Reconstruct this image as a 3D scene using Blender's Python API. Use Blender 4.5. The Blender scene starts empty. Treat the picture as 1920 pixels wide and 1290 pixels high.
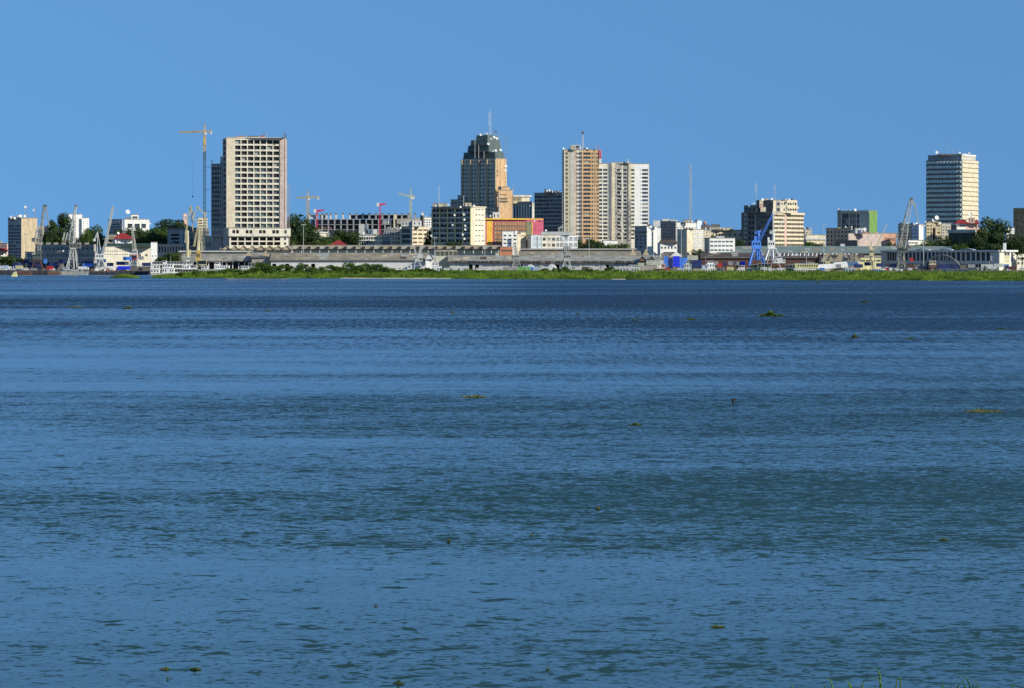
import bpy, math, random
import numpy as np
from mathutils import Vector, Matrix
random.seed(7)
rng = np.random.default_rng(7)
SC = bpy.context.scene
COL = SC.collection
# ---------------------------------------------------------------- camera
F, HY, HC = 5400.0, 484.0, 14.0          # focal length in photo pixels, horizon row, eye height (m)
cam_d = bpy.data.cameras.new('camera')
cam = bpy.data.objects.new('camera', cam_d); COL.objects.link(cam)
cam.location = (0, 0, HC); cam.rotation_euler = (math.radians(90), 0, 0)
cam_d.sensor_width = 36; cam_d.lens = 36 * F / 1920
cam_d.shift_y = -(645 - HY) / 1920
cam_d.clip_start = 0.5; cam_d.clip_end = 60000
SC.camera = cam
# ---------------------------------------------------------------- world + sun
SUN_EL, SUN_AZ = math.radians(27), math.radians(120)     # azimuth clockwise from +Y
to_sun = Vector((math.sin(SUN_AZ) * math.cos(SUN_EL), math.cos(SUN_AZ) * math.cos(SUN_EL), math.sin(SUN_EL)))
w = bpy.data.worlds.new('World'); SC.world = w; w.use_nodes = True
nt = w.node_tree; nt.nodes.clear()
out = nt.nodes.new('ShaderNodeOutputWorld'); bg = nt.nodes.new('ShaderNodeBackground')
sky = nt.nodes.new('ShaderNodeTexSky'); sky.sky_type = 'NISHITA'; sky.sun_disc = False
sky.sun_elevation = SUN_EL; sky.sun_rotation = SUN_AZ
sky.air_density = 1.0; sky.dust_density = 0.2; sky.ozone_density = 2.0; sky.altitude = 0
tc = nt.nodes.new('ShaderNodeTexCoord')
mp = nt.nodes.new('ShaderNodeMapping'); mp.inputs['Scale'].default_value = (1, 1, 0.35); mp.inputs['Location'].default_value = (0, 0, 0.30)
nrm = nt.nodes.new('ShaderNodeVectorMath'); nrm.operation = 'NORMALIZE'
mul = nt.nodes.new('ShaderNodeMix'); mul.data_type = 'RGBA'; mul.blend_type = 'MULTIPLY'; mul.inputs[0].default_value = 1
SKY_TINT = (0.72, 1.12, 1.38, 1)
mul.inputs[7].default_value = SKY_TINT
nt.links.new(tc.outputs['Generated'], mp.inputs['Vector']); nt.links.new(mp.outputs[0], nrm.inputs[0])
nt.links.new(nrm.outputs[0], sky.inputs[0]); nt.links.new(sky.outputs[0], mul.inputs[6])
nt.links.new(mul.outputs[2], bg.inputs['Color']); nt.links.new(bg.outputs[0], out.inputs[0])
bg.inputs['Strength'].default_value = 0.11
sl = bpy.data.lights.new('sun', 'SUN'); sl.energy = 5.0; sl.angle = math.radians(0.5); sl.color = (1.0, 0.92, 0.76)
so = bpy.data.objects.new('sun', sl); COL.objects.link(so); so.rotation_euler = to_sun.to_track_quat('Z', 'Y').to_euler()
SC.view_settings.view_transform = 'Standard'; SC.view_settings.look = 'None'
SC.view_settings.exposure = 0; SC.view_settings.gamma = 1
SC.render.engine = 'CYCLES'
SC.cycles.max_bounces = 5; SC.cycles.caustics_reflective = False; SC.cycles.caustics_refractive = False

# ---------------------------------------------------------------- materials
_M = {}
def mat(name, col=None, rough=0.8, var=0.18, sc=0.25, stain=0.25, metal=0.0, stripe=None, spec=0.5):
    """procedural surface: base colour broken up by noise and by vertical rain streaks"""
    if name in _M: return _M[name]
    m = bpy.data.materials.new(name); m.use_nodes = True; t = m.node_tree; N = t.nodes; L = t.links
    b = N['Principled BSDF']; b.inputs['Roughness'].default_value = rough; b.inputs['Metallic'].default_value = metal
    b.inputs['Specular IOR Level'].default_value = spec
    tc = N.new('ShaderNodeTexCoord')
    n1 = N.new('ShaderNodeTexNoise'); n1.inputs['Scale'].default_value = sc; n1.inputs['Detail'].default_value = 5
    L.new(tc.outputs['Object'], n1.inputs['Vector'])
    mp = N.new('ShaderNodeMapping'); mp.inputs['Scale'].default_value = (0.7, 0.7, 0.06)
    L.new(tc.outputs['Object'], mp.inputs[0])
    n2 = N.new('ShaderNodeTexNoise'); n2.inputs['Scale'].default_value = 1.0; n2.inputs['Detail'].default_value = 3
    L.new(mp.outputs[0], n2.inputs['Vector'])
    r1 = N.new('ShaderNodeMapRange'); r1.inputs[1].default_value = .3; r1.inputs[2].default_value = .7
    r1.inputs[3].default_value = 1 - var; r1.inputs[4].default_value = 1 + var * .6
    L.new(n1.outputs[0], r1.inputs[0])
    r2 = N.new('ShaderNodeMapRange'); r2.inputs[1].default_value = .5; r2.inputs[2].default_value = .75
    r2.inputs[3].default_value = 1; r2.inputs[4].default_value = 1 - stain
    L.new(n2.outputs[0], r2.inputs[0])
    mm = N.new('ShaderNodeMath'); mm.operation = 'MULTIPLY'; L.new(r1.outputs[0], mm.inputs[0]); L.new(r2.outputs[0], mm.inputs[1])
    last = mm.outputs[0]
    if stripe:                                  # corrugated sheet / planks: (axis, spacing, depth)
        wv = N.new('ShaderNodeTexWave'); wv.bands_direction = stripe[0]; wv.inputs['Scale'].default_value = 0.314 / stripe[1]
        wv.inputs['Distortion'].default_value = .4
        L.new(tc.outputs['Object'], wv.inputs['Vector'])
        r3 = N.new('ShaderNodeMapRange'); r3.inputs[3].default_value = 1 - stripe[2]; r3.inputs[4].default_value = 1
        L.new(wv.outputs['Fac'], r3.inputs[0])
        m3 = N.new('ShaderNodeMath'); m3.operation = 'MULTIPLY'; L.new(last, m3.inputs[0]); L.new(r3.outputs[0], m3.inputs[1]); last = m3.outputs[0]
    vm = N.new('ShaderNodeVectorMath'); vm.operation = 'SCALE'; vm.inputs[0].default_value = col[:3]
    L.new(last, vm.inputs['Scale']); L.new(vm.outputs[0], b.inputs['Base Color'])
    _M[name] = m; return m
def foliage(name, c1, c2, sc=0.35, trans=0.25):
    if name in _M: return _M[name]
    m = bpy.data.materials.new(name); m.use_nodes = True; t = m.node_tree; N = t.nodes; L = t.links
    b = N['Principled BSDF']; b.inputs['Roughness'].default_value = .7; b.inputs['Specular IOR Level'].default_value = .2
    g = N.new('ShaderNodeNewGeometry'); n1 = N.new('ShaderNodeTexNoise'); n1.inputs['Scale'].default_value = sc; n1.inputs['Detail'].default_value = 6
    L.new(g.outputs['Position'], n1.inputs['Vector'])
    cr = N.new('ShaderNodeValToRGB'); cr.color_ramp.elements[0].position = .35; cr.color_ramp.elements[1].position = .65
    cr.color_ramp.elements[0].color = (*c1, 1); cr.color_ramp.elements[1].color = (*c2, 1)
    L.new(n1.outputs[0], cr.inputs[0]); L.new(cr.outputs[0], b.inputs['Base Color'])
    tr = N.new('ShaderNodeBsdfTranslucent'); L.new(cr.outputs[0], tr.inputs[0])
    mx = N.new('ShaderNodeMixShader'); mx.inputs[0].default_value = trans
    L.new(b.outputs[0], mx.inputs[1]); L.new(tr.outputs[0], mx.inputs[2]); L.new(mx.outputs[0], N['Material Output'].inputs[0])
    _M[name] = m; return m

PAL = dict(
 cream=(.68,.59,.42), creamlt=(.76,.70,.55), tan=(.52,.42,.27), buff=(.50,.42,.26), white=(.80,.79,.74), offwhite=(.68,.68,.64),
 concrete=(.42,.39,.32), greycon=(.38,.36,.31), bluegrey=(.35,.35,.34), sitegrey=(.34,.36,.38), darkgrey=(.16,.15,.135), paleblue=(.45,.55,.66),  # bluegrey, greengrey, darkgrey also carry the shade of walls facing away from the sun
 orange=(.60,.39,.20), salmon=(.62,.36,.26), pink=(.66,.42,.34), magenta=(.55,.10,.16), yellow=(.72,.42,.05), yellowgr=(.62,.60,.30),
 green=(.16,.30,.08), olive=(.20,.20,.11), greenmetal=(.08,.115,.105), redroof=(.36,.03,.03), redorange=(.52,.20,.10),
 rust=(.11,.05,.035), brown=(.14,.085,.055), navy=(.02,.04,.16), blue=(.09,.27,.80), bluebright=(.02,.05,.85), red=(.55,.04,.03), pinkred=(.65,.03,.10),
 black=(.02,.02,.025), steel=(.36,.36,.33), lightsteel=(.58,.59,.55), craneyellow=(.62,.42,.10), cranecream=(.62,.56,.34), cranedark=(.10,.12,.11),
 limegreen=(.20,.50,.12), pinkcon=(.58,.46,.40), greengrey=(.53,.52,.42), pinkwall=(.50,.40,.36), hullblack=(.03,.035,.045), terminalwall=(.54,.53,.42), trunk=(.12,.09,.06))
def mt(n): return mat(n, PAL[n])
for _n in ('white', 'offwhite'): mat(_n, PAL[_n], stain=.12, var=.1)
for _n in ('blue', 'bluebright', 'red', 'navy', 'limegreen', 'pinkred'): mat(_n, PAL[_n], rough=.55, var=.25)
ROOF = mat('corrugated_roof', (.36,.34,.27), rough=.7, var=.38, sc=.12, stain=.2, stripe=('X', 1.2, .22))
ROOFB = mat('brown_corrugated_roof', (.34,.29,.20), rough=.8, var=.4, sc=.15, stain=.3, stripe=('X', 1.5, .25))
ROOFG = mat('green_grey_roof', (.20,.26,.23), rough=.7, var=.2, sc=.08, stain=.2, stripe=('X', 1.0, .15))
RUSTR = mat('rusty_roof', (.10,.07,.06), rough=.85, var=.4, sc=.2, stripe=('X', 1.2, .3))
FLATROOF = mat('flat_roof', (.25,.24,.22))
def glass(name, col, rough=.12):
    m = mat(name, col, rough=rough, var=.35, sc=.6, stain=0, spec=.6); return m
GL = [glass('dark_glass', (.02,.025,.03)), glass('blue_glass', (.035,.05,.07)), glass('grey_glass', (.07,.08,.085)),
      glass('curtained_glass', (.32,.31,.28), .5)]
def rgl(w=(6, 4, 2, 1)): return random.choices(GL, w)[0]
OPEN = mat('dark_opening', (.025,.028,.035), rough=.9)  # flat near-black panes stand in for the shade of unlit interiors
GREENGL = glass('green_tinted_glass', (.10,.13,.12), .3)

# ---------------------------------------------------------------- projection helpers
def X(px, Y): return (px - 960) / F * Y
def Z(py, Y): return HC - (py - HY) / F * Y
def Pt(px, py, Y): return Vector((X(px, Y), Y, Z(py, Y)))
def m_(npx, Y): return npx / F * Y
LAND = 3.5
def gz(x, y):                               # height of the land
    k = x / y * F + 960
    h = 16 * math.exp(-((k - 270) / 110) ** 2) * min(1, max(0, (y - 2600) / 250))
    h += 5 * math.exp(-((k - 640) / 160) ** 2) * min(1, max(0, (y - 2650) / 250))
    return LAND + h

# ---------------------------------------------------------------- mesh helper
class MB:
    def __init__(s): s.v = []; s.f = []; s.m = []; s.mats = []
    def mi(s, m):
        if m not in s.mats: s.mats.append(m)
        return s.mats.index(m)
    def poly(s, pts, m):
        i = len(s.v); s.v += [tuple(p) for p in pts]; s.f.append(tuple(range(i, i + len(pts)))); s.m.append(s.mi(m))
    def hexa(s, b, t, m):                   # b, t: 4 bottom and 4 top points (counter-clockwise from above)
        i = len(s.v); s.v += [tuple(p) for p in b] + [tuple(p) for p in t]; k = s.mi(m)
        fs = [(i+3,i+2,i+1,i), (i+4,i+5,i+6,i+7)] + [(i+a, i+(a+1)%4, i+4+(a+1)%4, i+4+a) for a in range(4)]
        s.f += fs; s.m += [k]*6
    def box(s, x0, x1, y0, y1, z0, z1, m):
        c = [(x0,y0),(x1,y0),(x1,y1),(x0,y1)]
        s.hexa([(a,b,z0) for a,b in c], [(a,b,z1) for a,b in c], m)
    def obox(s, O, u, v, a0, a1, b0, b1, z0, z1, m):     # box in a frame: u right, v back
        c = [(a0,b0),(a1,b0),(a1,b1),(a0,b1)]
        pts = [Vector(O) + u*a + v*b for a, b in c]
        s.hexa([(p.x,p.y,z0) for p in pts], [(p.x,p.y,z1) for p in pts], m)
    def bar(s, p, q, r, m, r2=None, n=4):
        p = Vector(p); q = Vector(q); d = q - p
        if d.length < 1e-6: return
        d.normalize(); a = d.cross(Vector((0,0,1)))
        if a.length < 1e-3: a = Vector((1,0,0))
        a.normalize(); b = d.cross(a); r2 = r if r2 is None else r2
        i = len(s.v); k = s.mi(m)
        for c, rr in ((p, r), (q, r2)):
            for j in range(n):
                an = 2*math.pi*(j+.5)/n; s.v.append(tuple(c + a*math.cos(an)*rr + b*math.sin(an)*rr))
        for j in range(n):
            s.f.append((i+j, i+(j+1)%n, i+n+(j+1)%n, i+n+j)); s.m.append(k)
        s.f.append(tuple(i+j for j in range(n))[::-1]); s.m.append(k)
        s.f.append(tuple(i+n+j for j in range(n))); s.m.append(k)
    def truss(s, p, q, w0, w1, n, r, m):
        p = Vector(p); q = Vector(q); d = (q-p).normalized()
        a = d.cross(Vector((0,1,0)));  a.normalize(); b = d.cross(a)
        C = []
        for i in range(n+1):
            t = i/n; c = p.lerp(q, t); w = (w0+(w1-w0)*t)/2
            C.append([c+a*w+b*w, c-a*w+b*w, c-a*w-b*w, c+a*w-b*w])
        for i in range(n):
            for j in range(4):
                s.bar(C[i][j], C[i+1][j], r, m)
                if (i+j) % 2: s.bar(C[i][j], C[i+1][(j+1)%4], r*.7, m)
                else: s.bar(C[i][(j+1)%4], C[i+1][j], r*.7, m)
                s.bar(C[i][j], C[i][(j+1)%4], r*.7, m)
    def build(s, name, parent=None, loc=None, smooth=False):
        """vertices are in world coordinates; stored relative to the thing's origin"""
        o0 = Vector(loc) if loc is not None else (Vector(parent['_o']) if parent is not None else Vector((0,0,0)))
        me = bpy.data.meshes.new(name)
        me.from_pydata([(a-o0.x, b-o0.y, c-o0.z) for a,b,c in s.v], [], s.f)
        for m in s.mats: me.materials.append(m)
        me.polygons.foreach_set('material_index', s.m)
        if smooth: me.polygons.foreach_set('use_smooth', [True]*len(s.f))
        me.update()
        o = bpy.data.objects.new(name, me); COL.objects.link(o)
        if parent is not None: o.parent = parent; 
        else: o.location = o0
        return o
def sub(name, mb, part, thing, smooth=False):          # a sub-part: sits under a part whose own offset is zero
    o = mb.build(name, thing, smooth=smooth); o.parent = part; return o
def empty(name, loc, label, cat, group=None):
    o = bpy.data.objects.new(name, None); COL.objects.link(o); o.location = loc; o.empty_display_size = 1
    o['_o'] = tuple(loc); tag(o, label, cat, group); return o
def tag(o, label, cat, group=None):
    o['label'] = label; o['category'] = cat
    if group: o['group'] = group
    return o
def struct(o): o['kind'] = 'structure'; return o
def copy_tree(o, parent=None):
    c = o.copy(); COL.objects.link(c)
    if parent is not None: c.parent = parent
    for ch in o.children: copy_tree(ch, c)
    return c

# ---------------------------------------------------------------- buildings
class Bld:
    """a rectangular block given by its near corner: left face seen from pxl to pxc, right face from pxc to pxr"""
    def __init__(s, name, label, Y, ang, pxl, pxc, pxr, ytop, L=None, R=None, wall='concrete', wallR=None, roof=None,
                 D=14, cat='building', group=None, zb=None, parapet=.9, root=None, part='wall'):
        a = math.radians(ang); s.Y = Y; s.a = a
        C = Vector((X(pxc, Y), Y, 0)); s.C = C
        k = (pxl-960)/F if pxl is not None else 0
        s.tl = (C.x - k*Y)/(math.cos(a)+k*math.sin(a)) if pxl is not None else D
        k = (pxr-960)/F if pxr is not None else 0
        s.tr = (k*Y-C.x)/(math.sin(a)-k*math.cos(a)) if pxr is not None else D
        dl = Vector((-math.cos(a), math.sin(a), 0)); dr = Vector((math.sin(a), math.cos(a), 0))
        s.dl, s.dr = dl, dr
        s.z1 = Z(ytop, Y); s.z0 = LAND-.5 if zb is None else zb
        s.e = root if root is not None else empty(name, (C.x, C.y, s.z0), label, cat, group)
        s.wins = []; s.mb = MB(); s.part = part
        wm = mt(wall) if isinstance(wall, str) else wall
        wr = wm if wallR is None else (mt(wallR) if isinstance(wallR, str) else wallR)  # right-face colour, usually lighter: sun and shade partly put into the walls
        A = C + dl*s.tl; B = C + dr*s.tr; E = A + dr*s.tr
        s.A, s.B, s.E = A, B, E
        s.face(A, -dl, s.tl, L or [], wm)
        s.face(C, dr, s.tr, R or [], wr)
        z0, z1 = s.z0, s.z1
        s.mb.poly([(B.x,B.y,z0),(E.x,E.y,z0),(E.x,E.y,z1),(B.x,B.y,z1)], wm)
        s.mb.poly([(E.x,E.y,z0),(A.x,A.y,z0),(A.x,A.y,z1),(E.x,E.y,z1)], wm)
        rm = FLATROOF if roof is None else (mt(roof) if isinstance(roof, str) else roof)
        s.rb = MB()
        p = parapet
        # roof deck with a real parapet rim
        s.rb.obox(A, -dl, dr, -.15, s.tl+.15, -.15, s.tr+.15, z1, z1+.25, rm)
        if p:
            for (a0,a1,b0,b1) in ((-.15,s.tl+.15,-.15,.15),(-.15,s.tl+.15,s.tr-.15,s.tr+.15),(-.15,.15,.15,s.tr-.15),(s.tl-.15,s.tl+.15,.15,s.tr-.15)):
                s.rb.obox(A, -dl, dr, a0, a1, b0, b1, z1+.25, z1+.25+p*.5, rm)
    def face(s, O, u, W, bands, wm):
        zb, zt = s.z0, s.z1; n = Vector((u.y, -u.x, 0))      # outward
        bands = sorted(bands, key=lambda b: b['f0']); x = 0.0
        Yf = s.Y
        for b in bands + [dict(f0=1.0, f1=1.0)]:
            if b['f0']*W > x+1e-4: s.wq(O, u, x, b['f0']*W, zb, zt, wm)
            if b['f1'] > b['f0']: s.band(O, u, n, W, b, wm)
            x = b['f1']*W
    def wq(s, O, u, a, b, z0, z1, m, off=0.0):
        if b-a < 1e-4 or z1-z0 < 1e-4: return
        n = Vector((u.y, -u.x, 0)); p = O+u*a+n*off; q = O+u*b+n*off
        s.mb.poly([(p.x,p.y,z0),(q.x,q.y,z0),(q.x,q.y,z1),(p.x,p.y,z1)], m)
    def band(s, O, u, n, W, b, wm):
        m = b.get('m'); m = wm if m is None else (mt(m) if isinstance(m, str) else m)
        x0, x1 = b['f0']*W, b['f1']*W; zb, zt = s.z0, s.z1
        if not b.get('cols'):
            s.wq(O, u, x0, x1, zb, zt, m)
        else:
            cols, rows = b['cols'], b['rows']
            y0 = b['y0']; y1 = b['y1']
            ztop = Z(y0, s.Y); zbot = Z(y1, s.Y)
            ztop = min(ztop, zt-.02); zbot = max(zbot, zb+.02)
            wf, hf, dp = b.get('wf', .6), b.get('hf', .55), b.get('d', .35); ho = b.get('ho', .5)
            cw = (x1-x0)/cols; ch = (ztop-zbot)/rows
            ww, wh = cw*wf, ch*hf
            s.wq(O, u, x0, x1, ztop, zt, m); s.wq(O, u, x0, x1, zb, zbot, m)
            sp = b.get('sp'); sp = m if sp is None else (mt(sp) if isinstance(sp, str) else sp)
            for r in range(rows):
                c0 = zbot + r*ch; w0 = c0 + (ch-wh)*ho; w1 = w0+wh
                s.wq(O, u, x0, x1, c0, w0, sp); s.wq(O, u, x0, x1, w1, c0+ch, sp)
                for c in range(cols):
                    l = x0+c*cw; a = l+(cw-ww)/2; e = a+ww
                    s.wq(O, u, l, a, w0, w1, m); s.wq(O, u, e, l+cw, w0, w1, m)
                    P = O+u*a; Q = O+u*e; Pi = P-n*dp; Qi = Q-n*dp
                    f = s.mb.poly
                    f([(P.x,P.y,w0),(Pi.x,Pi.y,w0),(Pi.x,Pi.y,w1),(P.x,P.y,w1)], m)
                    f([(Qi.x,Qi.y,w0),(Q.x,Q.y,w0),(Q.x,Q.y,w1),(Qi.x,Qi.y,w1)], m)
                    f([(P.x,P.y,w0),(Q.x,Q.y,w0),(Qi.x,Qi.y,w0),(Pi.x,Pi.y,w0)], sp)
                    f([(Pi.x,Pi.y,w1),(Qi.x,Qi.y,w1),(Q.x,Q.y,w1),(P.x,P.y,w1)], sp)
                    g = b.get('g'); g = g(rows-1-r, c) if callable(g) else (rgl() if g is None else g)
                    s.wins.append((P-n*dp+Vector((0,0,w0)), u, ww, wh, g))
                    if b.get('rail'):       # balcony front
                        rm = mt(b.get('railm', 'offwhite')) if b.get('railm', 1) != 1 else sp
                        s.mb.obox(P, u, -n, .0, ww, -.12, .0, w0-.15, w0+wh*b['rail'], rm)
                if b.get('slab'):
                    s.mb.obox(O+u*x0, u, -n, 0, x1-x0, -b['slab'], 0, c0-.12, c0+.16, sp)
            if b.get('mull'):               # thin upright bars in front of the glass
                s.mb_m = None
        if b.get('fins'):
            nf, fw, fd = b['fins']; ztop = min(Z(b['y0'], s.Y), zt); zbot = Z(b['y1'], s.Y)
            fm = mt(b.get('fm', 'offwhite'))
            for i in range(nf):
                a = x0 + (x1-x0)*(i if nf > 1 else .5)/max(1, nf-1)
                s.mb.obox(O+u*a, u, -n, -fw/2, fw/2, -fd, -.003, zbot, ztop, fm)
    def extra(s, px0, px1, y0, y1, m, off=.4, th=.4, face='L'):   # slab set on a face between pixel columns and rows
        O, u = (s.A, -s.dl) if face == 'L' else (s.C, s.dr)
        n = Vector((u.y, -u.x, 0))
        def tt(px):
            k = (px-960)/F; return (k*O.y-O.x)/(u.x-k*u.y)
        a, b = tt(px0), tt(px1)
        s.mb.obox(O, u, -n, a, b, -off, -off+th, Z(y1, s.Y), Z(y0, s.Y), mt(m) if isinstance(m, str) else m)
    def roofbox(s, px0, px1, ytop, m='concrete', name='roof_house', off=4, dp=5, zb=None, win=0):
        Y = s.Y+off; b = MB(); z0 = (s.z1+.25) if zb is None else zb; z1 = Z(ytop, Y); mm = mt(m) if isinstance(m, str) else m
        x0, x1 = X(px0, Y), X(px1, Y)
        v = Vector((0,1,0)); u = Vector((1,0,0))
        b.obox(Vector((x0,Y,0)), u, v, 0, x1-x0, 0, dp, z0, z1, mm)
        b.obox(Vector((x0,Y,0)), u, v, -.2, x1-x0+.2, -.2, dp+.2, z1, z1+.2, mm)
        if win:
            for i in range(win):
                c = (x1-x0)*(i+.5)/win; h = z1-z0
                b.obox(Vector((x0,Y,0)), u, v, c-.5, c+.5, -.03, 0.0, z0+h*.35, z0+h*.75, GL[0])
        b.build(name, s.e)
    def dish(s, px, py, r=1.1, off=2, m='white'):
        Y = s.Y+off; c = Pt(px, py, Y); b = MB(); d = Vector((random.uniform(-.3,.5), -1, .45)).normalized()
        a = d.cross(Vector((0,0,1))).normalized(); e = d.cross(a); K = mt(m)
        rings = []
        for k, (rr, dd) in enumerate(((0, -.28), (.5, -.2), (1, 0))):
            rings.append([c + (a*math.cos(t*math.pi/5)+e*math.sin(t*math.pi/5))*rr*r + d*dd*r for t in range(10)])
        for k in range(2):
            for t in range(10):
                b.poly([rings[k][t], rings[k][(t+1)%10], rings[k+1][(t+1)%10], rings[k+1][t]], K)
        b.bar(c - d*.28*r, (c.x, c.y+.4, s.z1+.2), .12, mt('steel'))
        b.bar(c - d*.2*r, c + d*.6*r, .05, mt('steel'))
        b.build('satellite_dish', s.e)
    def mast(s, px, ytop, r=.22, off=4, m='steel', rungs=3):
        Y = s.Y+off; b = MB(); x = X(px, Y); z0 = s.z1+.25; z1 = Z(ytop, Y)
        b.bar((x,Y,z0), (x,Y,z1), r, mt(m), r*.5)
        for i in range(rungs):
            z = z0+(z1-z0)*(.45+.5*i/max(1,rungs)); b.bar((x-r*4,Y,z), (x+r*4,Y,z), r*.4, mt(m))
            b.box(x-r*4.4, x-r*3.2, Y-.2, Y+.2, z-.5, z+.7, mt('offwhite'))
        b.build('antenna', s.e)
    def clutter(s, n, px0, px1, h=1.2):
        for i in range(n):
            px = random.uniform(px0, px1); Y = s.Y+random.uniform(2, 6); x = X(px, Y); b = MB(); z = s.z1+.25
            t = random.random()
            if t < .5:
                w_ = random.uniform(.8, 2); b.box(x, x+w_, Y, Y+1, z, z+h*random.uniform(.6,1.2), mt(random.choice(['offwhite','steel','concrete'])))
                b.box(x+.1, x+w_-.1, Y-.04, Y, z+.2, z+h*.5, mt('darkgrey')); b.build('air_conditioner', s.e)
            elif t < .8:
                b.bar((x,Y,z+.3), (x,Y,z+.3+h*1.3), .9, mt(random.choice(['black','offwhite','paleblue'])), n=10)
                b.bar((x,Y,z), (x,Y,z+.3), .7, mt('steel')); b.build('water_tank', s.e)
            else: s.dish(px, HY-(z+1.4-HC)/Y*F, random.uniform(.6,1.1), Y-s.Y)
    def done(s):
        s.mb.build(s.part, s.e); s.rb.build('roof', s.e)
        W = sorted(s.wins, key=lambda t: -t[2]*t[3])
        lim = getattr(s.e, '_n', 0)
        o0 = Vector(s.e['_o']); used = s.e.get('_w', 0)
        rest = MB()
        for P, u, ww, wh, g in W:
            if used < 100:
                o = bpy.data.objects.new('window', pane(round(ww,2), round(wh,2), g)); COL.objects.link(o)
                o.parent = s.e; o.location = P-o0; o.rotation_euler = (0,0,math.atan2(u.y,u.x)); used += 1
            else:
                n = Vector((u.y,-u.x,0)); q = P+u*ww
                rest.poly([P, q, q+Vector((0,0,wh)), P+Vector((0,0,wh))], g)
        s.e['_w'] = used
        if rest.f: o = rest.build('window', s.e); o['kind'] = 'stuff'
        return s
_pane = {}
def pane(w_, h_, g):
    k = (w_, h_, g.name)
    if k not in _pane:
        b = MB(); b.box(0, w_, 0, .08, 0, h_, g)
        if w_ > 1.6 and g is not OPEN:
            nb = max(1, int(w_/1.5))
            for i in range(1, nb+1):
                x = w_*i/(nb+1); b.box(x-.06, x+.06, -.05, -.003, 0, h_, mt('steel'))
        me = bpy.data.meshes.new('window'); me.from_pydata(b.v, [], b.f)
        for m in b.mats: me.materials.append(m)
        me.polygons.foreach_set('material_index', b.m); _pane[k] = me
    return _pane[k]
def W(cols, rows, y0, y1, wf=.6, hf=.55, f0=0., f1=1., **k):
    return dict(f0=f0, f1=f1, cols=cols, rows=rows, y0=y0, y1=y1, wf=wf, hf=hf, **k)
def S(f0, f1, m, **k): return dict(f0=f0, f1=f1, m=m, **k)
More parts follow.
